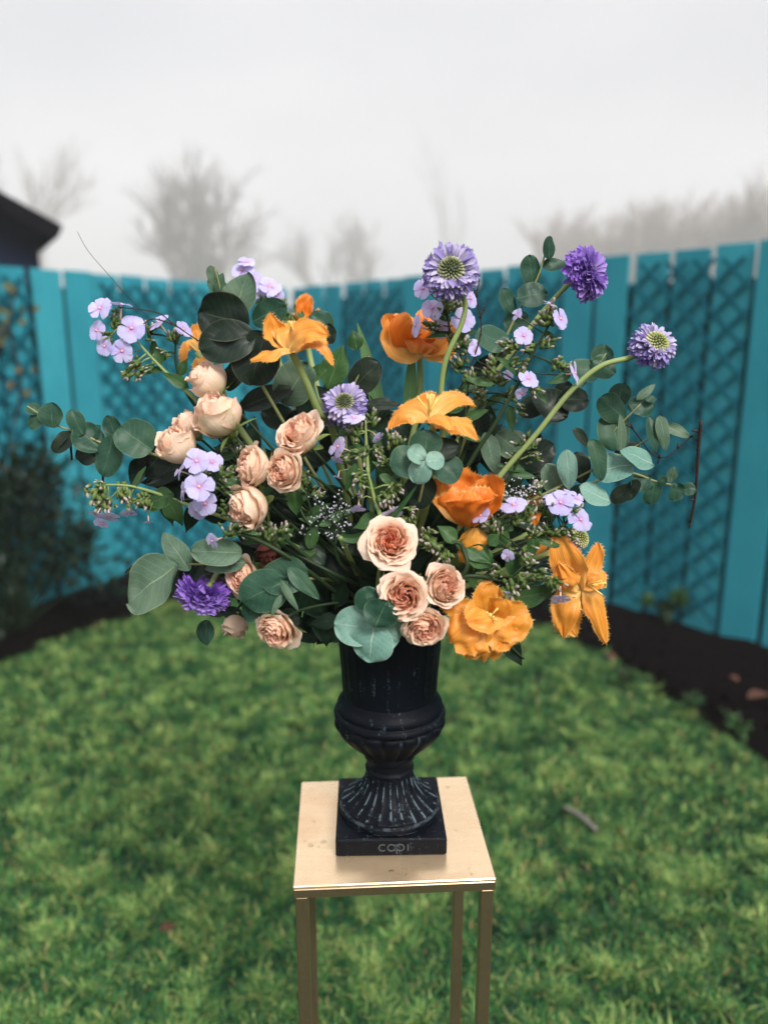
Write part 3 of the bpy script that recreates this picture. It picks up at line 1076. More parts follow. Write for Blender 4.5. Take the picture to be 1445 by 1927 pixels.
PLATE_Z = 0.802
YAW = math.radians(3.4)
SC = Vector((0.0075, 0.960, 0))          # stand centre on the ground
RZ = Matrix.Rotation(YAW, 4, 'Z')
SM = Matrix.Translation(SC) @ RZ
st = thing('plant_stand', 'square gold metal stand carrying the black urn', 'stand', SC)
PS, PD = 0.258, 0.233
b = MB(); b.box((0, 0, PLATE_Z - 0.0025), PS, PD, 0.005, SM, bev=0.0012); b.build('top_plate', M['brass'], st, smooth=False)
for sx_, sy_, L, w in ((0, -1, PS - 0.001, 'x'), (0, 1, PS - 0.001, 'x'), (1, 0, PD - 0.017, 'y'), (-1, 0, PD - 0.017, 'y')):
    b = MB()
    off = (PD if w == 'x' else PS) / 2 - 0.0045
    if w == 'x':
        b.box((0, sy_ * off, PLATE_Z - 0.0117), L, 0.008, 0.0130, SM, bev=0.001)
    else:
        b.box((sx_ * off, 0, PLATE_Z - 0.0117), 0.008, L, 0.0130, SM, bev=0.001)
    b.build('rail', M['brass_leg'], st, smooth=False)
for sx_ in (-1, 1):
    for sy_ in (-1, 1):
        b = MB()
        b.box((sx_ * (PS / 2 - 0.0105), sy_ * (PD / 2 - 0.0105), (PLATE_Z - 0.0185) / 2 + 0.003), 0.0165, 0.0165, PLATE_Z - 0.0185 - 0.006, SM, bev=0.0012)
        b.build('leg', M['brass_leg'], st, smooth=False)
for sx_ in (-1, 1):
    b = MB(); b.box((sx_ * (PS / 2 - 0.0105), 0, 0.012), 0.0165, PD - 0.038, 0.0165, SM, bev=0.001); b.build('foot_rail', M['brass_leg'], st, smooth=False)

# rain drops on the plate and on the rim of the stand
m, nt, out = mat_new('rain_drop')
fr_ = N(nt, 'ShaderNodeFresnel', IOR=1.25)
gl_ = N(nt, 'ShaderNodeBsdfGlossy', Roughness=0.03)
tr_ = N(nt, 'ShaderNodeBsdfTransparent'); tr_.inputs['Color'].default_value = (0.96, 0.95, 0.93, 1)
mx_s = N(nt, 'ShaderNodeMixShader')
nt.links.new(fr_.outputs[0], mx_s.inputs[0]); nt.links.new(tr_.outputs[0], mx_s.inputs[1]); nt.links.new(gl_.outputs[0], mx_s.inputs[2])
nt.links.new(mx_s.outputs[0], out.inputs['Surface'])
M['water'] = m
dr = MB()
rnd = random.Random(12)
for k in range(60):
    x, y = rnd.uniform(-.12, .12), rnd.uniform(-.108, .108)
    if abs(x) < 0.082 and abs(y) < 0.082:
        continue
    r = rnd.choice((0.0010, 0.0014, 0.0018, 0.0026, 0.0034)) * rnd.uniform(0.8, 1.2)
    c = SM @ Vector((x, y, PLATE_Z))
    rings = []
    lobes = rnd.uniform(0, 6)
    for j in range(4):
        th = PI / 2 * j / 3.6
        rings.append([dr.vert(c + Vector((math.cos(2 * PI * i / 10) * r * math.cos(th) * (1 + 0.2 * math.sin(2 * PI * i / 10 * 2 + lobes)), math.sin(2 * PI * i / 10) * r * math.cos(th), 0.0002 + r * 0.32 * math.sin(th)))) for i in range(10)])
    for a_, b_ in zip(rings, rings[1:]):
        for i in range(10):
            dr.f.append([a_[i], a_[(i + 1) % 10], b_[(i + 1) % 10], b_[i]])
    dr.f.append(rings[-1])
o = dr.build('water_drops', M['water']); o['kind'] = 'stuff'
o['label'] = 'rain drops beaded on the gold plate around the urn'

# ================================================================== BLACK URN
m, nt, out = mat_new('urn_black')
u, v, t, vec = attr(nt)
n1 = nz(nt, 60, 5, 0.65)
n2 = nz(nt, 9, 3, 0.6)
n3 = nz(nt, 330, 3, 0.7)
col = mixc(nt, n1, (0.0010, 0.0016, 0.0038), (0.004, 0.0058, 0.0105))
wear = mth(nt, 'MULTIPLY', mth(nt, 'MULTIPLY', t, mth(nt, 'GREATER_THAN', mth(nt, 'ADD', n1, mth(nt, 'MULTIPLY', n3, 0.5)), 0.76)), 0.9, clamp=True)
col = mixc(nt, wear, col, (0.15, 0.205, 0.235))
# dried lime streaks that run down the body
mp = N(nt, 'ShaderNodeMapping'); mp.inputs['Scale'].default_value = (120, 120, 12)
tc = N(nt, 'ShaderNodeTexCoord'); nt.links.new(tc.outputs['Object'], mp.inputs['Vector'])
n4 = nz(nt, 1.0, 4, 0.7, mp.outputs['Vector'])
strk = mth(nt, 'MULTIPLY', mth(nt, 'GREATER_THAN', mth(nt, 'MULTIPLY', n4, mth(nt, 'ADD', n3, 0.45)), 0.61), mth(nt, 'GREATER_THAN', n2, 0.46))
col = mixc(nt, mth(nt, 'MULTIPLY', strk, 0.35), col, (0.10, 0.15, 0.17))
solid(nt, out, col, 0.5, spec=0.10, bump=mth(nt, 'ADD', n1, n3), bstr=0.35, bdist=0.0012)
M['urn'] = m
m, nt, out = mat_new('urn_print')
n3 = nz(nt, 420, 3, 0.7)
col = mixc(nt, n3, (0.02, 0.027, 0.035), (0.10, 0.12, 0.13))
solid(nt, out, col, 0.6)
M['urn_print'] = m

UC = Vector((0.0078, 0.967, 0))
urn = thing('flower_urn', 'black classical urn with fluted foot holding the bouquet', 'urn', UC + Vector((0, 0, PLATE_Z)))
UM = Matrix.Translation(UC) @ Matrix.Rotation(math.radians(1.5), 4, 'Z')
b = MB(); b.box((0, 0, PLATE_Z + 0.0005 + 0.0128), 0.1475, 0.1475, 0.0256, UM, bev=0.0022)
plinth = b.build('plinth', M['urn'], urn, smooth=False)


def lathe(name, prof, nlob=0, amp=None, seg=96, sharp=False, wearf=None, kind_abs=True, phase=0.0):
    """prof: list of (z, r); amp(k) lobes depth per ring"""
    b = MB()
    prev = None
    n = len(prof)
    for k, (z, r) in enumerate(prof):
        ring = []
        for i in range(seg):
            th = 2 * PI * i / seg
            rr = r
            w = 0.0
            if nlob and amp:
                a = amp(k / (n - 1))
                c = abs(math.sin(nlob * (th + phase) / 2))
                rr = r + a * (c ** 0.6 - 1.0 if not sharp else (1 - c) ** 2.2)
                w = (0.40 * max(0, 1 - c * 3.5) if not sharp else max(0, 1 - c * 2.6)) * min(1, max(0, abs(a) - 0.0008) * 1200)
            if wearf:
                w = max(w, wearf(k / (n - 1)))
            ring.append(b.vert(UM @ Vector((rr * math.cos(th), rr * math.sin(th), z)), (i / seg, k / (n - 1), w)))
        if prev:
            for i in range(seg):
                b.f.append([prev[i], prev[(i + 1) % seg], ring[(i + 1) % seg], ring[i]])
        prev = ring
    return b.build(name, M['urn'], urn)


def smooth_prof(pts, n):
    v = spline([Vector((z, r, 0)) for z, r in pts], n)
    return [(p.x, p.y) for p in v]


Z0 = PLATE_Z + 0.0261
# foot: low torus disc, then flutes up to the neck
lathe('foot_ring', smooth_prof([(Z0 - 0.001, 0.0665), (Z0 + 0.002, 0.0700), (Z0 + 0.007, 0.0705), (Z0 + 0.011, 0.0680), (Z0 + 0.0125, 0.0650), (Z0 + 0.0126, 0.055)], 4), wearf=lambda s: 0.9 if s < 0.22 else 0.25 * (0.45 < s < 0.7))
lathe('fluted_foot', smooth_prof([(Z0 + 0.0118, 0.0655), (Z0 + 0.015, 0.0625), (Z0 + 0.022, 0.0520), (Z0 + 0.031, 0.0425), (Z0 + 0.042, 0.0355), (Z0 + 0.053, 0.0320), (Z0 + 0.060, 0.0308)], 5), 24, lambda s: 0.0030 * min(1, (1.02 - s) * 6) * min(1, 0.35 + s * 8) * (1 - 0.45 * s), seg=288, sharp=True)
lathe('collar', smooth_prof([(Z0 + 0.0585, 0.0290), (Z0 + 0.060, 0.0330), (Z0 + 0.064, 0.0340), (Z0 + 0.067, 0.0322), (Z0 + 0.070, 0.0314), (Z0 + 0.078, 0.0318), (Z0 + 0.081, 0.0350), (Z0 + 0.086, 0.0362), (Z0 + 0.090, 0.0345), (Z0 + 0.092, 0.030)], 4), wearf=lambda s: 0.0)
zb = Z0 + 0.089
lathe('gadroon_bowl', smooth_prof([(zb, 0.034), (zb + 0.006, 0.0435), (zb + 0.018, 0.0565), (zb + 0.032, 0.0690), (zb + 0.042, 0.0752), (zb + 0.049, 0.0760), (zb + 0.0535, 0.0735), (zb + 0.055, 0.066)], 5), 18, lambda s: 0.0056 * min(1, s * 6) * min(1, (1.0 - s) * 5 + 0.25), seg=288)
lathe('moulding', smooth_prof([(zb + 0.0530, 0.064), (zb + 0.0535, 0.0720), (zb + 0.058, 0.0762), (zb + 0.063, 0.0750), (zb + 0.066, 0.0715), (zb + 0.069, 0.0722), (zb + 0.074, 0.0712), (zb + 0.080, 0.0672), (zb + 0.088, 0.0636)], 4), wearf=lambda s: 0.0)
zt = zb + 0.087
lathe('body', smooth_prof([(zt, 0.0637), (zt + 0.02, 0.0640), (zt + 0.06, 0.0668), (zt + 0.10, 0.0700), (zt + 0.125, 0.0755), (zt + 0.138, 0.0830), (zt + 0.142, 0.0865), (zt + 0.146, 0.0870), (zt + 0.148, 0.084), (zt + 0.140, 0.077), (zt + 0.12, 0.070), (zt + 0.10, 0.066)], 4), 30, lambda s: -0.0007 * (s < 0.42) * min(1, s * 14), seg=240)
b = MB()
ring = [b.vert(UM @ Vector((0.0672 * math.cos(2 * PI * i / 40), 0.0672 * math.sin(2 * PI * i / 40), zt + 0.112))) for i in range(40)]
ring2 = [b.vert(UM @ Vector((0.05 * math.cos(2 * PI * i / 40), 0.05 * math.sin(2 * PI * i / 40), zt + 0.120 + 0.004 * math.sin(i * 2.1)))) for i in range(40)]
for i in range(40):
    b.f.append([ring[i], ring[(i + 1) % 40], ring2[(i + 1) % 40], ring2[i]])
b.f.append(ring2)
b.build('potting_soil', M['soil'], urn)

# the word pressed into the front of the plinth
b = MB()


def stroke(pts, w=0.0016):
    """flat raised ribbon along pts (x, z) on the plinth's front face"""
    pts = [Vector((x, 0, z)) for x, z in pts]
    n = len(pts)
    L, R_ = [], []
    for i, p in enumerate(pts):
        tg = (pts[min(i + 1, n - 1)] - pts[max(i - 1, 0)]).normalized()
        s_ = Vector((-tg.z, 0, tg.x)) * w / 2
        for lst, q in ((L, p + s_), (R_, p - s_)):
            lst.append([b.vert(UM @ Vector((q.x, -0.1475 / 2 - d, q.z))) for d in (0.0005, -0.0008)])
    for i in range(n - 1):
        b.f.append([L[i][0], R_[i][0], R_[i + 1][0], L[i + 1][0]])
        b.f.append([L[i][0], L[i + 1][0], L[i + 1][1], L[i][1]])
        b.f.append([R_[i][0], R_[i][1], R_[i + 1][1], R_[i + 1][0]])
    b.f.append([L[0][0], L[0][1], R_[0][1], R_[0][0]]); b.f.append([L[-1][0], R_[-1][0], R_[-1][1], L[-1][1]])


lz, lr = PLATE_Z + 0.0137, 0.0048


def arc(cx, a0, a1, n=16):
    return [(cx + lr * math.cos(math.radians(a0 + (a1 - a0) * i / n)), lz + lr * math.sin(math.radians(a0 + (a1 - a0) * i / n))) for i in range(n + 1)]


lx = -0.0115
stroke(arc(lx, 48, 312))
stroke(arc(lx + 0.0115, 0, 360, 24)); stroke([(lx + 0.0115 + lr, lz + lr), (lx + 0.0115 + lr, lz - lr)])
stroke(arc(lx + 0.0235, 0, 360, 24)); stroke([(lx + 0.0235 - lr, lz + lr), (lx + 0.0235 - lr, lz - lr - 0.0048)])
stroke([(lx + 0.0335, lz + lr), (lx + 0.0335, lz - lr)])
b.build('lettering', M['urn_print'], plinth, smooth=False)


# ================================================================== THE BOUQUET
MOUTH = UC + Vector((0, 0, zt + 0.118))


def mouth(seed):
    r = random.Random(seed)
    a, q = r.uniform(0, 2 * PI), 0.045 * r.random() ** 0.5
    return MOUTH + Vector((math.cos(a) * q, math.sin(a) * q, 0))


def stem_to_mouth(p, d, seed, sag=0.35):
    """points of a stem from p (leaving along d) down into the urn"""
    mt = mouth(seed)
    L = (p - mt).length
    q1 = p + d.normalized() * L * 0.22
    q2 = mt + (p - mt) * 0.35 + Vector((0, 0, L * sag * 0.35))
    return [bez([p, q1, q2, mt + Vector((0, 0, 0.03)), mt], i / 14) for i in range(15)]


# ------------------------------------------------------------------ eucalyptus
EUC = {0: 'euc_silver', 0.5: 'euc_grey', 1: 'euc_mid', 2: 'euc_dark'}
lc = 0


def euc_leaf(parent, cx, cy, L, W, ang, shade, Y, prof=pr_round, mat=None, tilt=None):
    global lc
    lc += 1
    r = random.Random(lc * 31 + 5)
    a = math.radians(ang)
    k = PX(Y, cy)
    dz = r.uniform(-0.22, 0.22)
    if tilt is not None:
        dz = tilt
    dx, dy = math.cos(a) * L / 2, -math.sin(a) * L / 2
    Y0 = Y + r.uniform(-0.008, 0.008)
    p0 = P(cx - dx, cy - dy, Y0 + dz * L * k * 0.5)
    p2 = P(cx + dx, cy + dy, Y0 - dz * L * k * 0.5)
    nv_ = CV(r.uniform(-.35, .35), r.uniform(-.05, .55), 1)
    mid = p0.lerp(p2, 0.5) + nv_ * L * k * r.uniform(0.02, 0.16)
    mb = MB()
    mb.sheet([p0, mid, p2], W * k * 1.04, nv_, prof, cup=r.uniform(-0.18, 0.38), nu=8, nv=14, wave=r.uniform(0, .09), wfreq=2.0, seed=r.random(), twist=r.uniform(-.5, .5), crinkle=0.075)
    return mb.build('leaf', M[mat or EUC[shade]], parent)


def euc_branch(label, stem, Y, leaves, group='eucalyptus branches in the bouquet', r0=0.0026, Yend=None):
    pts2 = [P(x, y, Y if k < len(stem) - 2 else (Yend or (Y * .5 + .5))) for k, (x, y) in enumerate(stem)]
    t = thing('eucalyptus_branch', label, 'branch', pts2[-1], group)
    pts = spline(pts2, 6)
    s = MB(); s.tube(pts, lambda q: r0 * (0.35 + 0.75 * q), 7)
    s.build('stem', M['stem_euc'], t)
    for lf in leaves:
        cx, cy, L, W, ang, sh = lf[:6]
        Yl = Y + (lf[6] if len(lf) > 6 else 0)
        euc_leaf(t, cx, cy, L, W, ang, sh, Yl, pr_round if W > 0.5 * L else pr_ovate)
    return t


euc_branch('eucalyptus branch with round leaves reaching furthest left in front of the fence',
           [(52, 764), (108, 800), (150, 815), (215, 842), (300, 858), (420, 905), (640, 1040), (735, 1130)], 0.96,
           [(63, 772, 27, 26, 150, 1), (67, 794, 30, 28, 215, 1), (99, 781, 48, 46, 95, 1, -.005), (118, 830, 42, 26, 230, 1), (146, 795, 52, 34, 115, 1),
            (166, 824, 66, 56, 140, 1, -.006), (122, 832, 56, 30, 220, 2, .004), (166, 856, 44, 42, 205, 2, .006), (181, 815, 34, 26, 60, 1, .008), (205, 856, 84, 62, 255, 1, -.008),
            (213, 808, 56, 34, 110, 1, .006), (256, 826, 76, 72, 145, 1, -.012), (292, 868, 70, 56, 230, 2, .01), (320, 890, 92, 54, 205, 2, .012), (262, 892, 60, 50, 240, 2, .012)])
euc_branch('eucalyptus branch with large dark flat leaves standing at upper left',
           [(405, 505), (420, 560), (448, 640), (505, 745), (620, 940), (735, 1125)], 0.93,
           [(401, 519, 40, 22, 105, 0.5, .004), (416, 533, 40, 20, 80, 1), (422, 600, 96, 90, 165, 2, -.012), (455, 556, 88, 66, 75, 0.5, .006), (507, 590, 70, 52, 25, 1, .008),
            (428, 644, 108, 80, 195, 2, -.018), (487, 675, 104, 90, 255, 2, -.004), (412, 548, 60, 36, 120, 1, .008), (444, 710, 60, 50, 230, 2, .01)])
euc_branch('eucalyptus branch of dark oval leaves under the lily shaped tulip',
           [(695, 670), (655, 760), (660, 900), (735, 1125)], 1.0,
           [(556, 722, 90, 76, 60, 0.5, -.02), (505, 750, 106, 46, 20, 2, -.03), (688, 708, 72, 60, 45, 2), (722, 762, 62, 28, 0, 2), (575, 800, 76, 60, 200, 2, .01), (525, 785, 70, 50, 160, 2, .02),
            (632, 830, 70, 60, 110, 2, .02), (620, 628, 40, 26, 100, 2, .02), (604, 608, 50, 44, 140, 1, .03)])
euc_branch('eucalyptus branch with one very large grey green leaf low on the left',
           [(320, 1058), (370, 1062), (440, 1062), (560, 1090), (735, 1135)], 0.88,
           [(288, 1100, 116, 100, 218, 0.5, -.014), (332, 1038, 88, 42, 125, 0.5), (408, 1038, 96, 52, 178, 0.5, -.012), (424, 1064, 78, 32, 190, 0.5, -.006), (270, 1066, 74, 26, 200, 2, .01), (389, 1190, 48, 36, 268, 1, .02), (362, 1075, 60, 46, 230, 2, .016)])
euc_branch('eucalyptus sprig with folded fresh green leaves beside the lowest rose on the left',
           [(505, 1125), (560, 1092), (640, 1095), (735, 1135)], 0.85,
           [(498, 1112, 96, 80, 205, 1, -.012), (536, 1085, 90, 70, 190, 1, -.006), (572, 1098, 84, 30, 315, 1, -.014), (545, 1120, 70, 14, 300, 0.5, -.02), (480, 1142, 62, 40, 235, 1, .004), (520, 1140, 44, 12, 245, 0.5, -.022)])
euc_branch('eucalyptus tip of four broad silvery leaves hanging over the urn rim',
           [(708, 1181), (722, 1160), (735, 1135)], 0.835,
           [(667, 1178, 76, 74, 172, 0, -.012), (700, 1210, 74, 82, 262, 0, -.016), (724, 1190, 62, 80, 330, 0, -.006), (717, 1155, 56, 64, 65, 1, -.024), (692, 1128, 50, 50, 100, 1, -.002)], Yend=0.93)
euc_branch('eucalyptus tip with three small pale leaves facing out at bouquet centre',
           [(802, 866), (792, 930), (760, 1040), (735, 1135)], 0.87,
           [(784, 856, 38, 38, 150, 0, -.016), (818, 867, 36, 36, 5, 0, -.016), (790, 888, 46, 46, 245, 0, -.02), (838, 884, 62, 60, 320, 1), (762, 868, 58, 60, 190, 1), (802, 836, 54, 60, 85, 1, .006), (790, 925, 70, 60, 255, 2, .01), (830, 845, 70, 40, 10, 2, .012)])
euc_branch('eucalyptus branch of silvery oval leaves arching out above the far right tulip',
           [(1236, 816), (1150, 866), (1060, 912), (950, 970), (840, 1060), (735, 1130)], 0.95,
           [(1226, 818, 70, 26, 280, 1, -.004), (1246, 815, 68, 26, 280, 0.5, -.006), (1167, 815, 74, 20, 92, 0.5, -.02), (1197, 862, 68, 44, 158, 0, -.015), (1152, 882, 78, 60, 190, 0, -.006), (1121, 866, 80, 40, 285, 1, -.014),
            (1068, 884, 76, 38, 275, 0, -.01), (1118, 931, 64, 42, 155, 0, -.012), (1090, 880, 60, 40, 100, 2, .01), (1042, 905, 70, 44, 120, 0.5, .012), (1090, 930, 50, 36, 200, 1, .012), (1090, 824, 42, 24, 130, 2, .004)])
euc_branch('eucalyptus branch whose small green tip leaves reach the added dark rod at right',
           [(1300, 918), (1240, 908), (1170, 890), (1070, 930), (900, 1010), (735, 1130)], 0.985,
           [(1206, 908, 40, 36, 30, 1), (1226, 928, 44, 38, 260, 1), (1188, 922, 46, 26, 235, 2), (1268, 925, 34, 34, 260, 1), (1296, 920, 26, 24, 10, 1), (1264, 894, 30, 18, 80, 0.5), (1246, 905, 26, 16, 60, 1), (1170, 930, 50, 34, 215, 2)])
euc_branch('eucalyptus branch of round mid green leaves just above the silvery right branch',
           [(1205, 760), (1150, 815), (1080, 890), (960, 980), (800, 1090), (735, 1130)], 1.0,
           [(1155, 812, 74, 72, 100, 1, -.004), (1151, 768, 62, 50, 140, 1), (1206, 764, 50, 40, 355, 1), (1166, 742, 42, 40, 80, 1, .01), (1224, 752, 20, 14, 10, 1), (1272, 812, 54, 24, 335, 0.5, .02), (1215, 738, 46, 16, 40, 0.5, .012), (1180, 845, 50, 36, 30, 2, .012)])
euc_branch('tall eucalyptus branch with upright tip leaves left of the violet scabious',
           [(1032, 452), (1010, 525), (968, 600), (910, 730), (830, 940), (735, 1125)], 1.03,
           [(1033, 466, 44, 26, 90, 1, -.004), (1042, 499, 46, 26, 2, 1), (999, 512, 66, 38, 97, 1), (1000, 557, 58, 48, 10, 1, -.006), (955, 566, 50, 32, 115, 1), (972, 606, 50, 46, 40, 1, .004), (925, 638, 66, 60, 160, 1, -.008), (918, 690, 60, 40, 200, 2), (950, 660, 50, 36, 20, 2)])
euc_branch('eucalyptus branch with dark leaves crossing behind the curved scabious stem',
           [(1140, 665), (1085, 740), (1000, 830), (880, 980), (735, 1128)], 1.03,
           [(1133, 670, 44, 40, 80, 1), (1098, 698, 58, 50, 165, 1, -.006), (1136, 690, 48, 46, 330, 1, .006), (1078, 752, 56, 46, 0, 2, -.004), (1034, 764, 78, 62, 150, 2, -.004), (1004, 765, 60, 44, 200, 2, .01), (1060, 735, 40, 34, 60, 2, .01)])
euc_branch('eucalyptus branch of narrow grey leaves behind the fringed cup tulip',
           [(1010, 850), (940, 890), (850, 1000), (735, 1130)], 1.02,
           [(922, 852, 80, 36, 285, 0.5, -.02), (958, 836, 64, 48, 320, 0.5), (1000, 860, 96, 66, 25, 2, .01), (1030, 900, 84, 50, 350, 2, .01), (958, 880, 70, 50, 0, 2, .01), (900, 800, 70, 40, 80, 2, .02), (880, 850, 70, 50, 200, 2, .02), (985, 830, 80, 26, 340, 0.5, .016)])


def leafy_stem(label, stem, Y, leaves, mat='leaf', name='foliage_sprig', group=None):
    pts2 = [P(x, y, Y) for x, y in stem[:-1]] + [P(stem[-1][0], stem[-1][1], 0.97)]
    t = thing(name, label, 'stem', pts2[-1], group)
    s = MB(); s.tube(spline(pts2, 6), lambda q: 0.0014 + 0.0010 * q, 6); s.build('stem', M['stem_dark'], t)
    for lf in leaves:
        cx, cy, L, W, ang = lf[:5]
        euc_leaf(t, cx, cy, L, W, ang, 1, Y + (lf[5] if len(lf) > 5 else 0), pr_lance, mat if len(lf) < 7 else lf[6])
    return t


leafy_stem('stem with two dark pointed leaves peeking out right of the urn rim', [(985, 1240), (900, 1170), (735, 1135)], 0.93, [(966, 1226, 64, 34, 300), (1002, 1120, 84, 44, 10, -.02, 'leaf')], 'leaf_dark')
leafy_stem('stem with dark rose leaf hanging left of the silvery tip at the rim', [(612, 1195), (660, 1150), (735, 1135)], 0.90, [(612, 1188, 58, 46, 275), (640, 1120, 60, 40, 250)], 'leaf_dark')
leafy_stem('rose leaf stem just below the rose with orange heart', [(560, 950), (600, 1010), (720, 1120)], 0.90, [(557, 944, 52, 34, 275, -.01), (610, 985, 70, 26, 40, 0, 'leaf_dark')], 'leaf')
leafy_stem('broad dark green leaves right of the dried rose', [(600, 1020), (650, 1060), (735, 1130)], 0.93, [(655, 1080, 130, 60, 300), (610, 1085, 120, 50, 280, .01), (565, 1030, 80, 40, 200, .01), (640, 1020, 90, 40, 20, .01), (690, 1060, 110, 50, 290, .01)], 'leaf_dark')
leafy_stem('narrow pale green leaf curling beside the white sea lavender', [(662, 965), (640, 985), (640, 1060), (735, 1130)], 0.88, [(634, 972, 76, 20, 28), (590, 1010, 50, 26, 70, .01, 'leaf')], 'blade')
leafy_stem('green phlox leaves under the drooping buds on the left', [(330, 940), (420, 960), (735, 1125)], 0.93, [(300, 940, 60, 40, 200), (330, 965, 60, 36, 300), (262, 900, 50, 14, 60, -.005), (360, 975, 60, 30, 250, .01, 'leaf_dark')], 'leaf')
leafy_stem('crinkled green leaf rising behind lily shaped tulip stem', [(640, 660), (650, 760), (735, 1100)], 1.02, [(632, 690, 90, 54, 70), (668, 640, 40, 30, 100, .01), (600, 700, 60, 26, 40)], 'leaf')

# tall tulip blades standing behind
for k, (pts, w, Y, lb) in enumerate([([(735, 860), (700, 720), (672, 606)], 26, 1.06, 'pale tulip leaf blade standing behind the central scabious, tip leaning left'),
                                     ([(770, 860), (768, 740), (776, 650)], 26, 1.06, 'upright tulip leaf blade below the back orange tulip'),
                                     ([(725, 900), (722, 840), (706, 770)], 20, 1.02, 'short pale tulip blade right of the central scabious'),
                                     ([(640, 1010), (700, 1036), (790, 905)], 18, 0.86, 'thin green leaf edge sweeping beside widest open rose')]):
    sp = [P(x, y, Y) for x, y in pts]
    t = thing('tulip_leaf', lb, 'leaf', sp[0], None)
    mb = MB(); mb.sheet(sp, w * PX(Y, 760) * 1.3, CV(0.4, 0, 1), pr_blade, cup=0.35, nu=6, nv=14, seed=k)
    mb.build('blade', M['blade' if k < 3 else 'leaf'], t)
    if sp[0].z > MOUTH.z:
        s = MB(); s.tube([sp[0].lerp(mouth(k + 60), i / 6) for i in range(7)], 0.003, 6); s.build('stem', M['stem'], t)


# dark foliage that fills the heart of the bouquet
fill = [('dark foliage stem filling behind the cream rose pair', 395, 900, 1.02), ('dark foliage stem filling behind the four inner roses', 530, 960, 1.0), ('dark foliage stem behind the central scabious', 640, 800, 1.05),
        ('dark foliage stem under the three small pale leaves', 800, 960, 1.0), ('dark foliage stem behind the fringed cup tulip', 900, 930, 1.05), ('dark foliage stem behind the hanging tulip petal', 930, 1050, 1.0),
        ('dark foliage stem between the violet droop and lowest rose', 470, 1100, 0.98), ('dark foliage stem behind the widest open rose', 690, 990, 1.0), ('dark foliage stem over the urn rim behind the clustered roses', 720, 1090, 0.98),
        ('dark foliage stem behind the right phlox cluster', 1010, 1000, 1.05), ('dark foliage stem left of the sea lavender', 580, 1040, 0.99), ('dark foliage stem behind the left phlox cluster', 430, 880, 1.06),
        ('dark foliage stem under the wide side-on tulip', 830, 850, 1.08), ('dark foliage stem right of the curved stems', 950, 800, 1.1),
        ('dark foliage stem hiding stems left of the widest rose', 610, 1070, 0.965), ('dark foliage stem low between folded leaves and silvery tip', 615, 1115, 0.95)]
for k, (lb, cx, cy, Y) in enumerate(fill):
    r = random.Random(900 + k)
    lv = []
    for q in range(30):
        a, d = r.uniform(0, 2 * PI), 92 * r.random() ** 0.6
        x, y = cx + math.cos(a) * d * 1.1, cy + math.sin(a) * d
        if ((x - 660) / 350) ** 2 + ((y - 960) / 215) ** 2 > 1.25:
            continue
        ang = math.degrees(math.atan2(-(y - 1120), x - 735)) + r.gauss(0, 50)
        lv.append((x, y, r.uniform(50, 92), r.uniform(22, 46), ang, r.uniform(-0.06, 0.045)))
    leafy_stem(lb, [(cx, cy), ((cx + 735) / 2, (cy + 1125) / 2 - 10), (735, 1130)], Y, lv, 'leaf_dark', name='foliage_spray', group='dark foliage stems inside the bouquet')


# ------------------------------------------------------------------ roses
def frame(axis, roll=0.0):
    z = axis.normalized()
    x = z.orthogonal().normalized(); y = z.cross(x)
    return Matrix(((x.x, y.x, z.x), (x.y, y.y, z.y), (x.z, y.z, z.z))) @ Matrix.Rotation(roll, 3, 'Z')


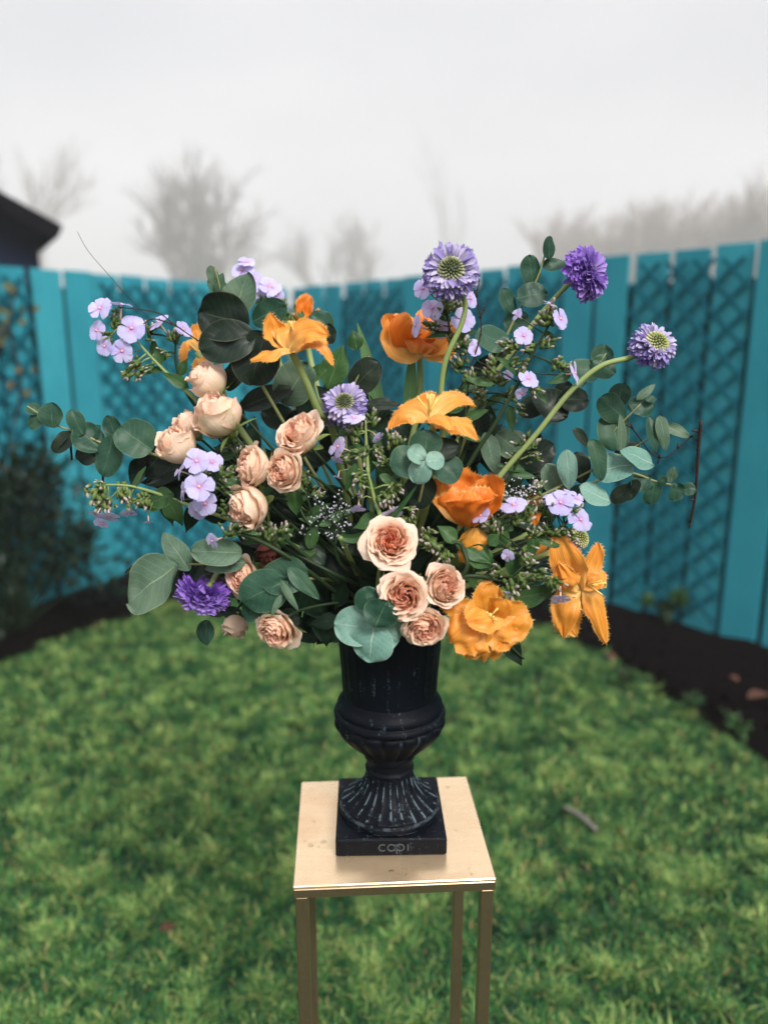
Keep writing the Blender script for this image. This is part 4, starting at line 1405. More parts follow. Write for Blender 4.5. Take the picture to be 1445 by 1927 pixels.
def rose(label, px, py, Y, diam, ax, openness, seed, sepals=True, hr=1.0, mat='rose', stem=True, group='cream and peach spray roses'):
    """ax: direction the bloom opens to (right, up, towards the viewer); openness 0 bud .. 1 wide open"""
    r = random.Random(seed)
    R = diam * PX(Y, py) / 2 * (1.02 - 0.24 * openness)
    A = CV(*ax)
    F = frame(A, r.uniform(0, 6))
    H = R * (2.15 - 1.05 * openness) * hr
    org = P(px, py, Y) - A * H * 0.55
    t = thing('spray_rose', label, 'rose', org, group)

    def petal(mb, phi, half, Rl, Hl, curl, tint, lean, spiral, nu=8, nv=8, ruff=0.06, zoff=0.0, notch=0.0, sd=0):
        g = []
        for j in range(nv + 1):
            v = j / nv
            bulge = math.sin(min(1.0, v * 1.35) * PI / 2) ** 0.75
            for_curl = max(0.0, (v - 0.62) / 0.38) ** 1.7
            row = []
            for i in range(nu + 1):
                u = -1 + 2 * i / nu
                wv = 0.55 + 0.45 * math.sin(min(1, v * 1.15) * PI / 2)
                if v > 0.75:
                    wv *= math.sqrt(max(0.04, 1 - ((v - 0.75) / 0.36) ** 2))
                ph = phi + u * half * wv
                rr = Rl * (0.16 + 0.84 * bulge) * (1 + curl * for_curl) + spiral * R * u * 0.10 * v
                rr += R * (0.16 * (0.4 + abs(noise.noise(Vector((sd * .7, u * 1.5, 0.2)))) * 1.6)) * max(0, (v - .80) / .20) ** 2 if tint < .35 else 0
                zz0 = 0.10 * R * max(0, (v - .8) / .2) * (math.exp(-(u * 3.0) ** 2) * (1 - o) - 0.3 * abs(u))
                rr += ruff * R * v * v * noise.noise(Vector((u * 1.8 + sd, v * 2.2, sd * 1.7)))
                zz = zz0 * (tint < .35) + zoff + Hl * (v ** 1.05) * (1 - 0.10 * u * u * v) - lean * Rl * for_curl
                zz += ruff * R * 0.8 * v * noise.noise(Vector((u * 2.6 + sd * 2.1, sd, v)))
                if notch and v > 0.85:
                    zz += notch * R * math.exp(-(u * 3.2) ** 2) * (v - 0.85) / 0.15
                p = F @ Vector((rr * math.cos(ph), rr * math.sin(ph), zz))
                row.append(mb.vert(org + p, (u, v, tint)))
            g.append(row)
        for j in range(nv):
            for i in range(nu):
                mb.f.append([g[j][i], g[j][i + 1], g[j + 1][i + 1], g[j + 1][i]])
    # outer petals, each its own mesh
    o = openness
    layers = [(4, 1.06, 0.82, -0.06 + 0.32 * o, 0.0, 0.30 * o), (4, 0.94, 0.93, -0.20 + 0.34 * o, 0.08, 0.18 * o), (4, 0.83, 1.0, -0.30 + 0.36 * o, 0.22, 0.1 * o)]
    sd = seed
    for li, (n, rl, hl, curl, tint, lean) in enumerate(layers):
        ph0 = r.uniform(0, 6)
        for k in range(n):
            sd += 1
            mb = MB()
            petal(mb, ph0 + 2 * PI * k / n + r.gauss(0, .12), 2 * PI / n * r.uniform(0.70, 0.86), R * rl * r.uniform(0.88, 1.06), H * hl * r.uniform(0.78, 1.06), curl + r.gauss(0, .05), tint + r.uniform(0, .06), lean + r.uniform(0, .08) * o, 0.9, nu=10, nv=10, ruff=0.16, notch=r.choice((0, 0.07, 0.12)), sd=sd)
            mb.build('petal', M[mat], t)
    # the heart: many thin ruffled petals packed into each other
    hb = MB()
    inner = [(6, .76, .98, .28), (6, .67, 1.0, .40), (6, .575, 1.02, .54), (5, .48, 1.03, .66), (5, .38, 1.03, .78), (4, .28, 1.02, .90), (3, .17, 1.0, 1.0)]
    swirl = r.choice((-1.5, 1.5))
    for (n, rl, hl, tint) in inner:
        ph0 = r.uniform(0, 6)
        dome = 1.0 - 0.06 * o * (1 - rl)
        for k in range(n):
            sd += 1
            c_ = (-0.40 + 0.48 * o) * (0.4 + rl)
            petal(hb, ph0 + 2 * PI * k / n + r.gauss(0, .2), 2 * PI / n * r.uniform(0.62, 0.95), R * rl * r.uniform(0.93, 1.05), H * hl * dome * r.uniform(0.95, 1.03), c_, min(1, tint * (0.55 + 0.5 * o) + r.uniform(-.05, .05)), 0.05, swirl * r.uniform(.7, 1.3), nu=8, nv=8, ruff=0.17, sd=sd)
    h = hb.build('rose_heart', M[mat], t); h['kind'] = 'stuff'
    # calyx
    if sepals:
        c = MB(); c.blob(org + A * R * 0.02, R * 0.30, A, 1.1, 8, 5)
        cal = c.build('calyx', M['sepal'], t)
        for k in range(5):
            ph = 2 * PI * k / 5 + r.uniform(-.2, .2)
            d = F @ Vector((math.cos(ph), math.sin(ph), 0))
            b0 = org + d * R * 0.15
            lift = r.uniform(-0.2, 0.5)
            mb = MB(); mb.sheet([b0, b0 + d * R * 0.75 + A * R * 0.15 * lift, b0 + d * R * r.uniform(1.0, 1.35) + A * R * r.uniform(-0.3, 0.7)], R * 0.36, A * -1 + d * 0.2, pr_lance, cup=-0.3, nu=4, nv=7, seed=k)
            mb.build('sepal', M['sepal'], t)
    if stem:
        s = MB(); s.tube(stem_to_mouth(org - A * R * 0.15, -A, seed), lambda q: 0.0017 + 0.0006 * q, 6)
        s.build('stem', M['stem_dark'], t)
    return t


rose('pale cream rose bud half hidden under the dark eucalyptus leaves', 391, 715, 0.93, 66, (-.75, .75, .25), 0.12, 101, hr=1.0)
rose('large cream pink rose bud tilted left with green sepals showing', 410, 780, 0.90, 82, (-.55, .75, .45), 0.16, 202)
rose('cream rose bud squeezed behind the larger leftmost one', 354, 802, 0.94, 54, (-.6, .65, .3), 0.16, 303)
rose('leftmost cream rose bud with greenish lower petals', 333, 838, 0.90, 70, (-.55, .75, .5), 0.14, 404)
rose('half open cream rose topmost of the four inner ones', 565, 820, 0.88, 86, (-.50, .55, .70), 0.55, 505)
rose('half open peach rose facing left, left of the one with orange heart', 477, 877, 0.87, 78, (-.80, .10, .50), 0.50, 606)
rose('half open rose with deep orange heart turned left', 537, 887, 0.855, 76, (-.55, -.05, .80), 0.60, 707)
rose('peach rose facing down and left, lowest of the four inner ones', 468, 955, 0.86, 84, (-.70, -.32, .60), 0.42, 808)
rose('widest open peach rose above the urn at bouquet centre', 734, 1020, 0.84, 100, (.02, .30, 1), 0.95, 909)
rose('small peach rose beside the folded green leaves', 458, 1087, 0.885, 72, (-.55, .05, .80), 0.60, 111)
rose('lowest peach rose hanging at bottom left of bouquet', 522, 1186, 0.84, 82, (-.35, -.50, .75), 0.72, 222)
rose('open rose with deep coral heart above the silvery leaves', 760, 1122, 0.815, 92, (-.02, .05, 1), 0.85, 333)
rose('round peach rose facing right next to the coral hearted one', 834, 1102, 0.83, 76, (.45, .08, .85), 0.55, 444)
rose('flattened pink rose resting on the urn rim under the coral hearted one', 799, 1181, 0.82, 84, (.10, -.45, .90), 0.80, 555)
rose('pale rose bud almost hidden in the dark beneath the violet droop', 443, 1176, 0.93, 46, (-.1, -.95, .3), 0.10, 666)
rose('dried dark red rose bud deep among the leaves', 506, 1042, 0.90, 44, (.1, -.6, .6), 0.10, 777, mat='rose_dry')


# ------------------------------------------------------------------ tulips
def pr_cup(v):
    return 0.30 + 0.70 * math.sin(PI * min(1.0, v * 0.80 + 0.02)) ** 0.7 if v < 0.97 else 0.70


def pr_flame(v):
    return 0.20 + 0.80 * math.sin(PI * min(1.0, v ** 0.92)) ** 0.85 if v < 0.985 else 0.12


def tulip(label, cx, cy, Y, petals, stem=None, stamens=None, seed=1, mat='tulip', fr=0.0034, prof=None, group='fringed orange tulips'):
    """petals: (base dx,dy,dY), (mid dx,dy,dY), (tip dx,dy,dY), width px, normal (right, up, viewer), cup [, material]"""
    c0 = P(cx, cy, Y)
    t = thing('fringed_tulip', label, 'tulip', c0, group)
    for k, pt in enumerate(petals):
        b0, m0, t0, w, nr, cup = pt[:6]
        sp = [P(cx + q[0], cy + q[1], Y + q[2]) for q in (b0, m0, t0)]
        # push the control point out so that the curve goes through the middle point
        sp[1] = sp[1] * 2 - (sp[0] + sp[2]) * 0.5
        mb = MB()
        mb.sheet(sp, w * PX(Y, cy), CV(*nr), pr_cup if len(pt) > 7 else (prof or pr_tulip), cup=cup, nu=12, nv=14, wave=0.035, wfreq=3.3, fringe=fr, vf=0.42, crinkle=0.15, seed=seed + k * 0.37, cosv=False)
        mb.build('petal', M[pt[6] if len(pt) > 6 else mat], t)
    if stamens:
        d = CV(*stamens[0]); o = P(cx + stamens[1][0], cy + stamens[1][1], Y - 0.004)
        s = MB()
        s.tube([o, o + d * 0.018], 0.0022, 6)
        r = random.Random(seed)
        for k in range(6):
            e = (d + Vector((r.gauss(0, .35), r.gauss(0, .35), r.gauss(0, .35)))).normalized()
            s.tube([o, o + e * 0.010, o + e * 0.022], lambda q: 0.0007 + 0.0009 * (q > 0.6), 5)
        s.build('stamens', M['stamen'], t)['kind'] = 'stuff'
    if stem:
        s = MB()
        pts = spline([P(x, y, yy) for x, y, yy in stem] + [mouth(seed)], 7)
        s.tube(pts, lambda q: 0.0040 + 0.0008 * q, 9)
        s.build('stem', M['stem'], t)
    return t


tulip('lily shaped orange tulip with drooping petals in front of dark eucalyptus', 550, 652, 0.893,
      [((0, 6, .01), (-32, -18, .022), (-42, -62, .02), 52, (.3, .5, .8), .35),
       ((0, 8, 0), (-38, 8, -.006), (-76, 26, -.01), 52, (-.2, .8, .5), -.35),
       ((0, 8, 0), (34, -20, .02), (66, -6, .022), 50, (.2, .8, .5), -.2),
       ((0, 8, 0), (46, -16, -.006), (76, 34, -.012), 46, (.35, .7, .5), -.4),
       ((-4, 8, -.004), (22, -22, -.016), (66, -22, -.02), 56, (.0, .35, .9), .3),
       ((-2, 8, 0), (-2, -24, .02), (24, -36, .03), 50, (0, .6, .7), .2)],
      [(550, 664, .90), (577, 720, .905), (600, 775, .92), (632, 832, .95)], ((0, 1, .2), (6, -12)), 11, prof=pr_flame)
tulip('orange tulip mostly hidden behind the dark eucalyptus at left', 372, 655, 0.99,
      [((0, 5, 0), (-22, -8, -.005), (-30, 34, -.01), 26, (-.5, .4, .8), -.3),
       ((4, -2, 0), (2, -26, .01), (-4, -44, .012), 30, (0, .2, 1), .2),
       ((2, 4, 0), (8, 26, -.006), (-2, 50, -.01), 34, (0, .1, 1), -.3)],
      [(372, 662, .99), (420, 760, .99), (560, 960, .98)], None, 12)
tulip('small orange tulip seen from the back far behind the lily shaped one', 574, 600, 1.13,
      [((0, 8, 0), (-2, -18, 0), (8, -44, .0), 30, (.2, .3, 1), .3, 'tulip_deep'), ((0, 8, 0), (14, -6, -.01), (26, -16, -.015), 26, (0, .8, .5), .3), ((0, 8, 0), (-14, 0, -.01), (-22, -8, -.015), 26, (0, .8, .5), .3)],
      [(572, 610, 1.13), (590, 700, 1.12), (640, 880, 1.03)], None, 13)
tulip('orange tulip with rounded folded petals standing behind the tallest scabious', 785, 640, 1.06,
      [((5, 22, 0), (-28, 6, -.01), (-22, -46, .0), 74, (-.2, .2, 1), .25, 'tulip'), ((5, 22, 0), (22, -14, .0), (24, -58, .01), 72, (.2, .1, 1), .25, 'tulip_deep'),
       ((0, 24, 0), (-18, -8, -.025), (-10, -36, -.045), 64, (-.1, .1, 1), -.45, 'tulip_deep'), ((4, 26, 0), (8, 0, -.02), (2, 24, -.03), 60, (0, .2, 1), -.3, 'tulip_deep'),
       ((8, 20, 0), (42, 0, -.01), (60, -34, -.01), 54, (.5, .1, .9), .3), ((8, 24, 0), (44, 18, .0), (64, 8, .0), 50, (.4, .3, .8), -.2), ((0, 20, 0), (-34, -18, .0), (-52, -48, -.01), 50, (-.4, .2, .9), .3, 'tulip_deep')],
      [(790, 665, 1.06), (788, 760, 1.06), (765, 900, 1.03)], None, 14, fr=.002)
tulip('wide golden orange tulip seen side-on at bouquet centre', 812, 788, 0.90,
      [((0, 6, 0), (-44, -18, -.006), (-80, 18, -.012), 58, (-.2, .75, .6), -.4), ((0, 4, .004), (38, -32, .018), (80, -24, .02), 46, (.2, .6, .6), .25),
       ((2, 6, 0), (46, 2, -.018), (86, 38, -.030), 60, (.3, .75, .7), -.38), ((0, 5, .004), (-12, -22, .03), (10, -44, .036), 46, (0, .3, .9), .3),
       ((-2, 4, .006), (-34, -20, .02), (-60, -20, .026), 40, (-.2, .6, .6), .2), ((2, 5, 0), (16, -6, -.026), (36, 22, -.044), 46, (.1, .8, .6), -.3)],
      [(814, 800, .90), (812, 850, .91), (800, 960, .95)], ((0.05, 1, .3), (-4, -12)), 15, prof=pr_flame)
tulip('deep orange fringed cup tulip right of the small pale leaves', 880, 975, 0.845,
      [((0, 12, .03), (4, -50, .055), (14, -86, .056), 92, (0, .0, 1), .30, 'tulip_deep', 1),
       ((6, 12, .03), (40, -40, .034), (34, -78, .032), 70, (-.6, 0, .8), .35, 'tulip_deep', 1),
       ((-6, 12, .03), (-40, -40, .034), (-44, -70, .034), 52, (-.6, 0, .8), .35, 'tulip'),
       ((8, 14, .026), (34, -24, .002), (36, -58, .006), 70, (.6, .05, .9), -.40, 'tulip_deep', 1),
       ((-6, 14, .026), (-24, -22, .0), (-22, -52, .004), 76, (-.4, .05, 1), -.45, 'tulip_deep', 1),
       ((2, 14, .026), (6, -20, -.012), (4, -46, -.006), 84, (.05, .05, 1), -.42, 'tulip_deep', 1)],
      [(880, 990, .875), (875, 1030, .91), (800, 1110, .95)], None, 16, fr=0.0048)
tulip('single golden tulip petal pair hanging under the deep orange cup', 893, 1010, 0.865,
      [((0, -16, 0), (-8, 14, -.008), (-10, 52, -.004), 46, (-.2, 0, 1), -.4, 'tulip_gold'), ((2, -16, .004), (10, 10, .0), (8, 34, .004), 44, (.3, 0, 1), -.4, 'tulip')],
      [(893, 998, .875), (880, 1050, .93)], None, 17)
tulip('large blown open orange tulip bending over the right of the urn rim', 912, 1168, 0.835,
      [((10, 0, .012), (6, -34, .012), (20, -66, .014), 62, (0, .2, 1), .3, 'tulip_gold'),
       ((0, 4, .01), (4, -10, -.016), (-34, -4, -.028), 66, (-.1, .5, .9), -.25),
       ((4, 2, .008), (24, -18, -.008), (36, -40, -.012), 46, (.1, .4, 1), -.3, 'tulip_gold'),
       ((6, 4, .008), (44, 0, -.006), (82, -14, -.004), 78, (.25, .1, 1), .2, 'tulip_gold'),
       ((6, 4, .006), (34, 20, -.014), (60, 34, -.010), 74, (.3, -.1, 1), -.2),
       ((0, 4, .006), (-30, 22, -.018), (-62, 42, -.016), 84, (-.3, -.1, 1), -.2),
       ((2, 6, .004), (2, 36, -.016), (0, 74, -.006), 84, (0, -.2, 1), -.25, 'tulip_gold'),
       ((0, 4, .012), (-34, -14, .008), (-78, -34, .014), 46, (-.1, .4, 1), .2, 'tulip_gold'),
       ((4, 6, .0), (-18, 40, -.020), (-34, 70, -.012), 58, (-.2, -.2, 1), -.3)],
      [(912, 1160, .85), (880, 1130, .89), (810, 1110, .94)], ((.1, .5, 1), (4, -2)), 18, mat='tulip')
tulip('far right orange tulip spread open sideways with tattered fringe', 1098, 1104, 0.90,
      [((-8, 4, .0), (-30, -40, -.012), (-52, -104, -.002), 62, (-.35, .15, .9), .25, 'tulip'),
       ((-4, 0, .0), (12, -34, .0), (26, -82, .004), 42, (.25, .1, 1), .3),
       ((-6, 4, .0), (-32, 36, -.012), (-38, 94, -.008), 56, (-.3, -.1, 1), -.3),
       ((-2, 4, .0), (22, 34, -.004), (42, 106, .0), 42, (.3, 0, 1), -.3),
       ((-10, 6, -.006), (-30, -4, -.022), (-46, -44, -.020), 54, (-.5, .1, .85), -.3),
       ((-8, 8, .008), (-24, 50, .012), (-14, 92, .012), 50, (0, 0, 1), -.2, 'tulip_gold'),
       ((-4, 0, .004), (18, -8, -.006), (40, -26, .0), 30, (.2, .4, .9), .3)],
      [(1090, 1104, .905), (1040, 1090, .92), (930, 1080, .94), (830, 1100, .95)], ((1, -.05, .35), (8, -4)), 19, fr=0.0040, prof=pr_flame)
tulip('orange tulip showing only scraps of petal behind the right phlox buds', 1004, 990, 0.985,
      [((0, 0, 0), (-4, -28, 0), (2, -60, .004), 40, (-.2, 0, 1), -.3, 'tulip_deep'), ((0, 0, 0), (6, 26, 0), (-2, 58, .004), 46, (.2, 0, 1), -.3, 'tulip')],
      [(1000, 1000, .985), (900, 1060, .97)], None, 20)


# ------------------------------------------------------------------ scabious
def scabious(label, cx, cy, Y, diam, ax, eye, stem, seed, petal_mat='scab', eye_mat='scab_eye', ecc=0.52, layers=4):
    r = random.Random(seed)
    R = diam * PX(Y, cy) / 2
    A = CV(*ax); F = frame(A, r.uniform(0, 6))
    c = P(cx, cy, Y)
    t = thing('scabious_flower', label, 'scabious', c, 'purple scabious flowers')
    # dome of unopened florets
    base = MB(); base.blob(c, R * ecc * 0.90, A, 0.75, 14, 8, 0.0); base.build('receptacle', M['stem_dark'], t)
    d = MB()
    n = 92
    for k in range(n):
        z = 1 - (k + 0.5) / n * 0.95
        q = math.sqrt(max(0, 1 - z * z)); ph = k * 2.39996
        dv = F @ Vector((q * math.cos(ph), q * math.sin(ph), z * 0.8))
        sz = R * ecc * (0.082 + 0.075 * (1 - z) ** 1.3)
        d.blob(c + dv * R * ecc * 1.0, sz, dv, 1.7, 6, 4, min(1, max(0, (0.75 - z) * 0.9 + r.uniform(-.15, .25))))
    d.build('eye', M[eye_mat], t)['kind'] = 'stuff'
    # frilled ray florets: the outer ring as single petals, the inner frills joined
    for k in range(24):
        ph = 2 * PI * k / 24 + r.gauss(0, .15)
        dr = F @ Vector((math.cos(ph), math.sin(ph), 0))
        b0 = c + dr * R * r.uniform(.34, .52) - A * R * r.uniform(.05, .30)
        L = R * r.uniform(0.32, 0.54)
        sdv = dr.cross(A)
        e = b0 + dr * L + A * R * r.uniform(-0.40, 0.16)
        mb = MB()
        mb.sheet([b0, b0.lerp(e, .5) + A * R * 0.16, e], R * r.uniform(0.30, 0.50), (A + dr * r.uniform(-1.0, 1.0) + sdv * r.uniform(-.9, .9)).normalized(), lambda v: 0.3 + 0.7 * v ** 0.7 if v < 0.98 else 0.85, cup=0.2, nu=8, nv=6, wave=0.22, wfreq=4, crinkle=0.5, tint=r.uniform(0, .95), seed=seed + k, cosv=False, fringe=R * 0.045, vf=0.7)
        mb.build('petal', M[petal_mat], t)
    fr = MB()
    for ly in range(layers):
        n = 24 + 4 * ly
        for k in range(n):
            ph = 2 * PI * k / n + r.uniform(0, .3)
            el = -0.45 + (0.75 if ecc > .38 else 1.05) * ly / (layers - 1) + r.gauss(0, .1)
            dr = (F @ Vector((math.cos(ph), math.sin(ph), 0))) * math.cos(el) + A * math.sin(el)
            b0 = c + dr * R * ecc * 0.95 - A * R * 0.14
            L = R * max(0.2, (0.98 - 0.10 * max(0, el * 2) - ecc)) * r.uniform(0.70, 1.18)
            sd = (dr.cross(A)).normalized()
            for lobe in (-1, 0, 1):
                e = b0 + dr * L + sd * lobe * L * 0.42 + A * L * r.uniform(-.3, .3)
                fr.sheet([b0, b0.lerp(e, .55) + A * L * 0.12, e], L * 0.42, (A + dr * r.uniform(-.6, .9) + sd * r.gauss(0, .5)).normalized(), lambda v: 0.35 + 0.65 * math.sin(PI * min(1, v * .9)) if v < .97 else 0.35, cup=0.5, nu=3, nv=4, tint=min(1, max(0, r.uniform(-.1, .55) + 0.2 * ly)), seed=k * .3 + lobe, cosv=False)
    fr.build('petal_frill', M[petal_mat], t)['kind'] = 'stuff'
    s = MB()
    pts = [c - A * R * 0.3] + [P(x, y, yy) for x, y, yy in stem] + [mouth(seed)]
    s.tube(spline(pts, 8), lambda q: 0.0031 + 0.0006 * q, 8); s.build('stem', M['stem'], t)
    return t


scabious('tallest scabious with broad greenish eye facing the viewer', 848, 508, 0.94, 106, (-.05, .22, 1), 0, [(874, 566, .965), (868, 610, .965), (838, 680, .96), (828, 760, .96), (822, 880, .96)], 501, ecc=.43)
scabious('deep violet scabious turned right at the top right', 1108, 512, 1.0, 100, (.75, .15, .62), 0, [(1062, 542, 1.02), (1010, 600, 1.02), (950, 680, 1.02), (900, 745, 1.01), (830, 900, .98)], 502, petal_mat='scab_violet', ecc=.33, layers=6)
scabious('pale lilac scabious with yellow green eye on the long curved stem', 1234, 646, 0.95, 90, (.28, .50, .82), 0, [(1188, 672, .955), (1128, 690, .95), (1070, 740, .95), (1010, 815, .95), (945, 890, .95), (850, 1010, .95)], 503, eye_mat='scab_eye_yellow', ecc=.47)
scabious('dark centred scabious nestled in the middle of bouquet', 648, 758, 0.925, 86, (-.05, .38, .9), 0, [(660, 810, .95), (680, 900, .96)], 504, ecc=.40)
scabious('drooping violet scabious seen from its back at lower left', 381, 1124, 0.87, 96, (-.25, -.90, .02), 0, [(396, 1100, .885), (412, 1076, .89), (440, 1062, .90), (520, 1070, .92)], 505, petal_mat='scab_violet', ecc=.26, layers=6)
scabious('small fading scabious head behind the far right tulip', 1088, 1012, 0.945, 46, (.5, .4, .6), 0, [(1070, 1030, .95), (980, 1060, .95)], 506, eye_mat='scab_eye_yellow', ecc=.8)

# ------------------------------------------------------------------ phlox
pm = MB()
NVP = 7
for j in range(NVP + 1):
    v = j / NVP
    for i in range(7):
        u = -1 + i / 3
        w = (0.09 + 0.31 * math.sin(min(1, v * 0.93) * PI * 0.66) ** 1.2) * (1 if v < .8 else math.sqrt(max(0.05, 1 - ((v - .8) / .215) ** 2)))
        r_ = 0.08 + 0.92 * v - (0.05 * u * u * v if v > .5 else 0)
        pm.vert((r_, u * w, 0.05 * v - 0.10 * v * v + 0.03 * (1 - u * u) * v + 0.015 * math.sin(u * 5 + v * 4)), (u, v, 0))
for j in range(NVP):
    for i in range(6):
        k = j * 7 + i
        pm.f.append([k, k + 1, k + 8, k + 7])
proto_petal = pm.build('petal', M['phlox'])
PETAL_MESH = proto_petal.data
bpy.data.objects.remove(proto_petal)
em = MB()
em.tube([Vector((0, 0, -1.35)), Vector((0, 0, -0.5)), Vector((0, 0, 0.0)), Vector((0, 0, 0.05))], lambda q: 0.07 + 0.05 * q, 8)
em.blob(Vector((0, 0, 0.05)), 0.10, None, 0.6, 6, 4)
pe = em.build('floret', M['phlox_eye'])
EYE_MESH = pe.data
bpy.data.objects.remove(pe)


def floret(parent, x, y, Y, diam, ax, seed):
    r = random.Random(seed)
    R = diam * PX(Y, y) / 2
    o = bpy.data.objects.new('floret', EYE_MESH); COL.objects.link(o); o.parent = parent
    Mw = Matrix.Translation(P(x, y, Y) - WLOC[parent.name]) @ frame(CV(*ax), r.uniform(0, 6)).to_4x4() @ Matrix.Scale(R, 4)
    o.matrix_local = Mw
    for k in range(5):
        p = bpy.data.objects.new('petal', PETAL_MESH); COL.objects.link(p); p.parent = o
        p.matrix_local = Matrix.Rotation(2 * PI * k / 5 + r.gauss(0, .05), 4, 'Z') @ Matrix.Rotation(r.gauss(-0.03, .13), 4, 'Y') @ Matrix.Rotation(r.gauss(0.08, .06), 4, 'X') @ Matrix.Diagonal((r.uniform(.9, 1.08), r.uniform(1.12, 1.3), 1, 1))
    return o


def phlox(label, stem, Y, florets, buds=(), leaves=(), seed=1, smat='stem', Yend=None):
    """florets: x, y, diameter, facing [, dY];  buds: x, y, radius, direction angle, count"""
    pts2 = [P(x, y, Y) for x, y in stem] + [mouth(seed)]
    t = thing('phlox_spray', label, 'phlox', pts2[-1], 'lilac phlox stems')
    r = random.Random(seed)
    s = MB()
    poly = spline(pts2, 7)
    s.tube(poly, lambda q: 0.0011 + 0.0016 * min(1, q * 2), 6)
    for k, f in enumerate(florets):
        x, y, d, ax = f[:4]
        Yf = Y + (f[4] if len(f) > 4 else -0.008)
        floret(t, x, y, Yf, d, ax, seed * 31 + k)
        # pedicel from the back of the tube to the nearest part of the stem
        bk = P(x, y, Yf) - CV(*ax) * d * PX(Y, y) * 0.62
        q = min(poly, key=lambda w: (w - bk).length + 0.4 * max(0, (w - bk).z))
        s.tube([bk, bk.lerp(q, .5) - CV(*ax) * 0.004, q], 0.0008, 4)
    bm = MB()
    for (x, y, rad, ang, n) in buds:
        c = P(x, y, Y); k = PX(Y, y)
        ad = CV(math.cos(math.radians(ang)), math.sin(math.radians(ang)), 0.25)
        q = min(poly, key=lambda w: (w - c).length)
        s.tube([c, q.lerp(c, .5) + Vector((0, 0, .002)), q], 0.0011, 5)
        for b_ in range(n):
            d = (ad + Vector((r.gauss(0, .55), r.gauss(0, .55), r.gauss(0, .55)))).normalized()
            p = c + Vector((r.gauss(0, .35), r.gauss(0, .35), r.gauss(0, .35))) * rad * k
            L = rad * k * r.uniform(0.55, 1.0)
            e = p + d * L
            bm.tube([p, p.lerp(e, .55), e], lambda w: rad * k * (0.17 + 0.12 * math.sin(PI * min(1, w * 1.05)) - 0.13 * w), 5, tint=0.0)
            if r.random() < 0.55:
                bm.blob(e + d * L * 0.18, rad * k * 0.16, d, 1.9, 5, 4, tint=r.uniform(.4, 1))
            if r.random() < 0.5:
                sd = d.orthogonal().normalized()
                bm.sheet([p, p + d * L * .4 + sd * L * .3, p + d * L * 1.0 + sd * L * .8], rad * k * 0.30, d, pr_lance, nu=2, nv=4, tint=0.0, cosv=False)
    if bm.v:
        bm.build('bud_cluster', M['bud'], t)['kind'] = 'stuff'
    s.build('stem', M[smat], t)
    for lf in leaves:
        cx, cy, L, W, ang = lf[:5]
        euc_leaf(t, cx, cy, L, W, ang, 1, Y + (lf[5] if len(lf) > 5 else 0.004), pr_lance, 'leaf')
    return t


phlox('phlox stem with a round lilac flower head at far upper left', [(232, 612), (285, 672), (335, 722), (420, 800), (560, 950)], 0.94,
      [(188, 580, 50, (-.15, .25, 1)), (229, 572, 44, (.1, .95, .15)), (248, 618, 55, (.05, .1, 1)), (182, 622, 42, (-.45, .05, 1)), (197, 652, 38, (-.3, -.15, 1)), (230, 661, 46, (-.05, -.1, 1))],
      [(215, 610, 16, 100, 14), (222, 590, 12, 120, 9), (208, 635, 13, 200, 9), (260, 690, 18, 200, 16), (242, 700, 14, 210, 12), (285, 690, 12, 190, 8)], [(300, 668, 40, 18, 100), (290, 700, 50, 16, 190), (330, 715, 60, 22, 150)], 21)
phlox('phlox side stem with two florets turned sideways beside hidden tulip', [(330, 640), (335, 700), (372, 770), (480, 900), (620, 1020)], 0.95,
      [(299, 607, 44, (-.35, .55, .45)), (346, 620, 40, (.55, .35, .5))],
      [(283, 628, 15, 80, 12), (330, 640, 16, 80, 16), (312, 665, 14, 200, 10)], [(290, 655, 44, 16, 95), (345, 690, 40, 20, 60)], 22, smat='stem_dark')
phlox('phlox stem with lilac heads standing behind the tip of dark eucalyptus', [(485, 530), (510, 600), (540, 720), (650, 960)], 1.12,
      [(455, 508, 46, (-.2, .3, 1)), (478, 530, 44, (.3, .2, 1)), (484, 545, 36, (.1, -.2, 1)), (508, 540, 44, (.3, .3, 1)), (520, 556, 40, (.6, 0, .8)), (464, 494, 36, (0, .7, .7))],
      [(500, 570, 18, 90, 14), (525, 575, 16, 70, 12), (548, 605, 18, 100, 14)], [(530, 600, 50, 26, 70), (560, 590, 40, 22, 110)], 23)
phlox('phlox stem with four flat lilac florets under the leftmost rose', [(385, 900), (430, 935), (520, 1000)], 0.875,
      [(370, 868, 54, (-.05, .25, 1)), (399, 870, 44, (.3, .4, .9), .0), (375, 916, 58, (-.05, .05, 1), -.016), (386, 948, 50, (.05, -.15, 1), -.004), (345, 926, 44, (-.92, 0, .35)), (338, 886, 34, (-.8, .3, .5), .004), (372, 962, 40, (-.1, -.4, .9), .004)],
      [(422, 892, 18, 40, 14), (425, 922, 18, 10, 14), (420, 955, 16, 330, 12)], [(400, 900, 50, 18, 30), (440, 910, 40, 18, 0)], 24, smat='stem_dark')
phlox('phlox stem hanging level with drooping green buds at far left', [(190, 912), (240, 914), (285, 925), (340, 945), (450, 985), (600, 1050)], 0.93,
      [(183, 968, 32, (-.3, -.75, .3)), (205, 972, 42, (.1, -.85, .35), -.012), (243, 967, 34, (.05, -.85, .35)), (192, 985, 30, (0, -.6, .6), .02), (280, 982, 20, (.1, -.9, .2))],
      [(186, 925, 22, 265, 22), (200, 945, 16, 265, 14), (232, 922, 20, 270, 20), (240, 945, 13, 270, 10), (272, 936, 18, 268, 18), (190, 912, 12, 180, 8)], [(285, 946, 60, 36, 200), (320, 955, 70, 40, 280, .01), (265, 895, 44, 12, 60)], 25)
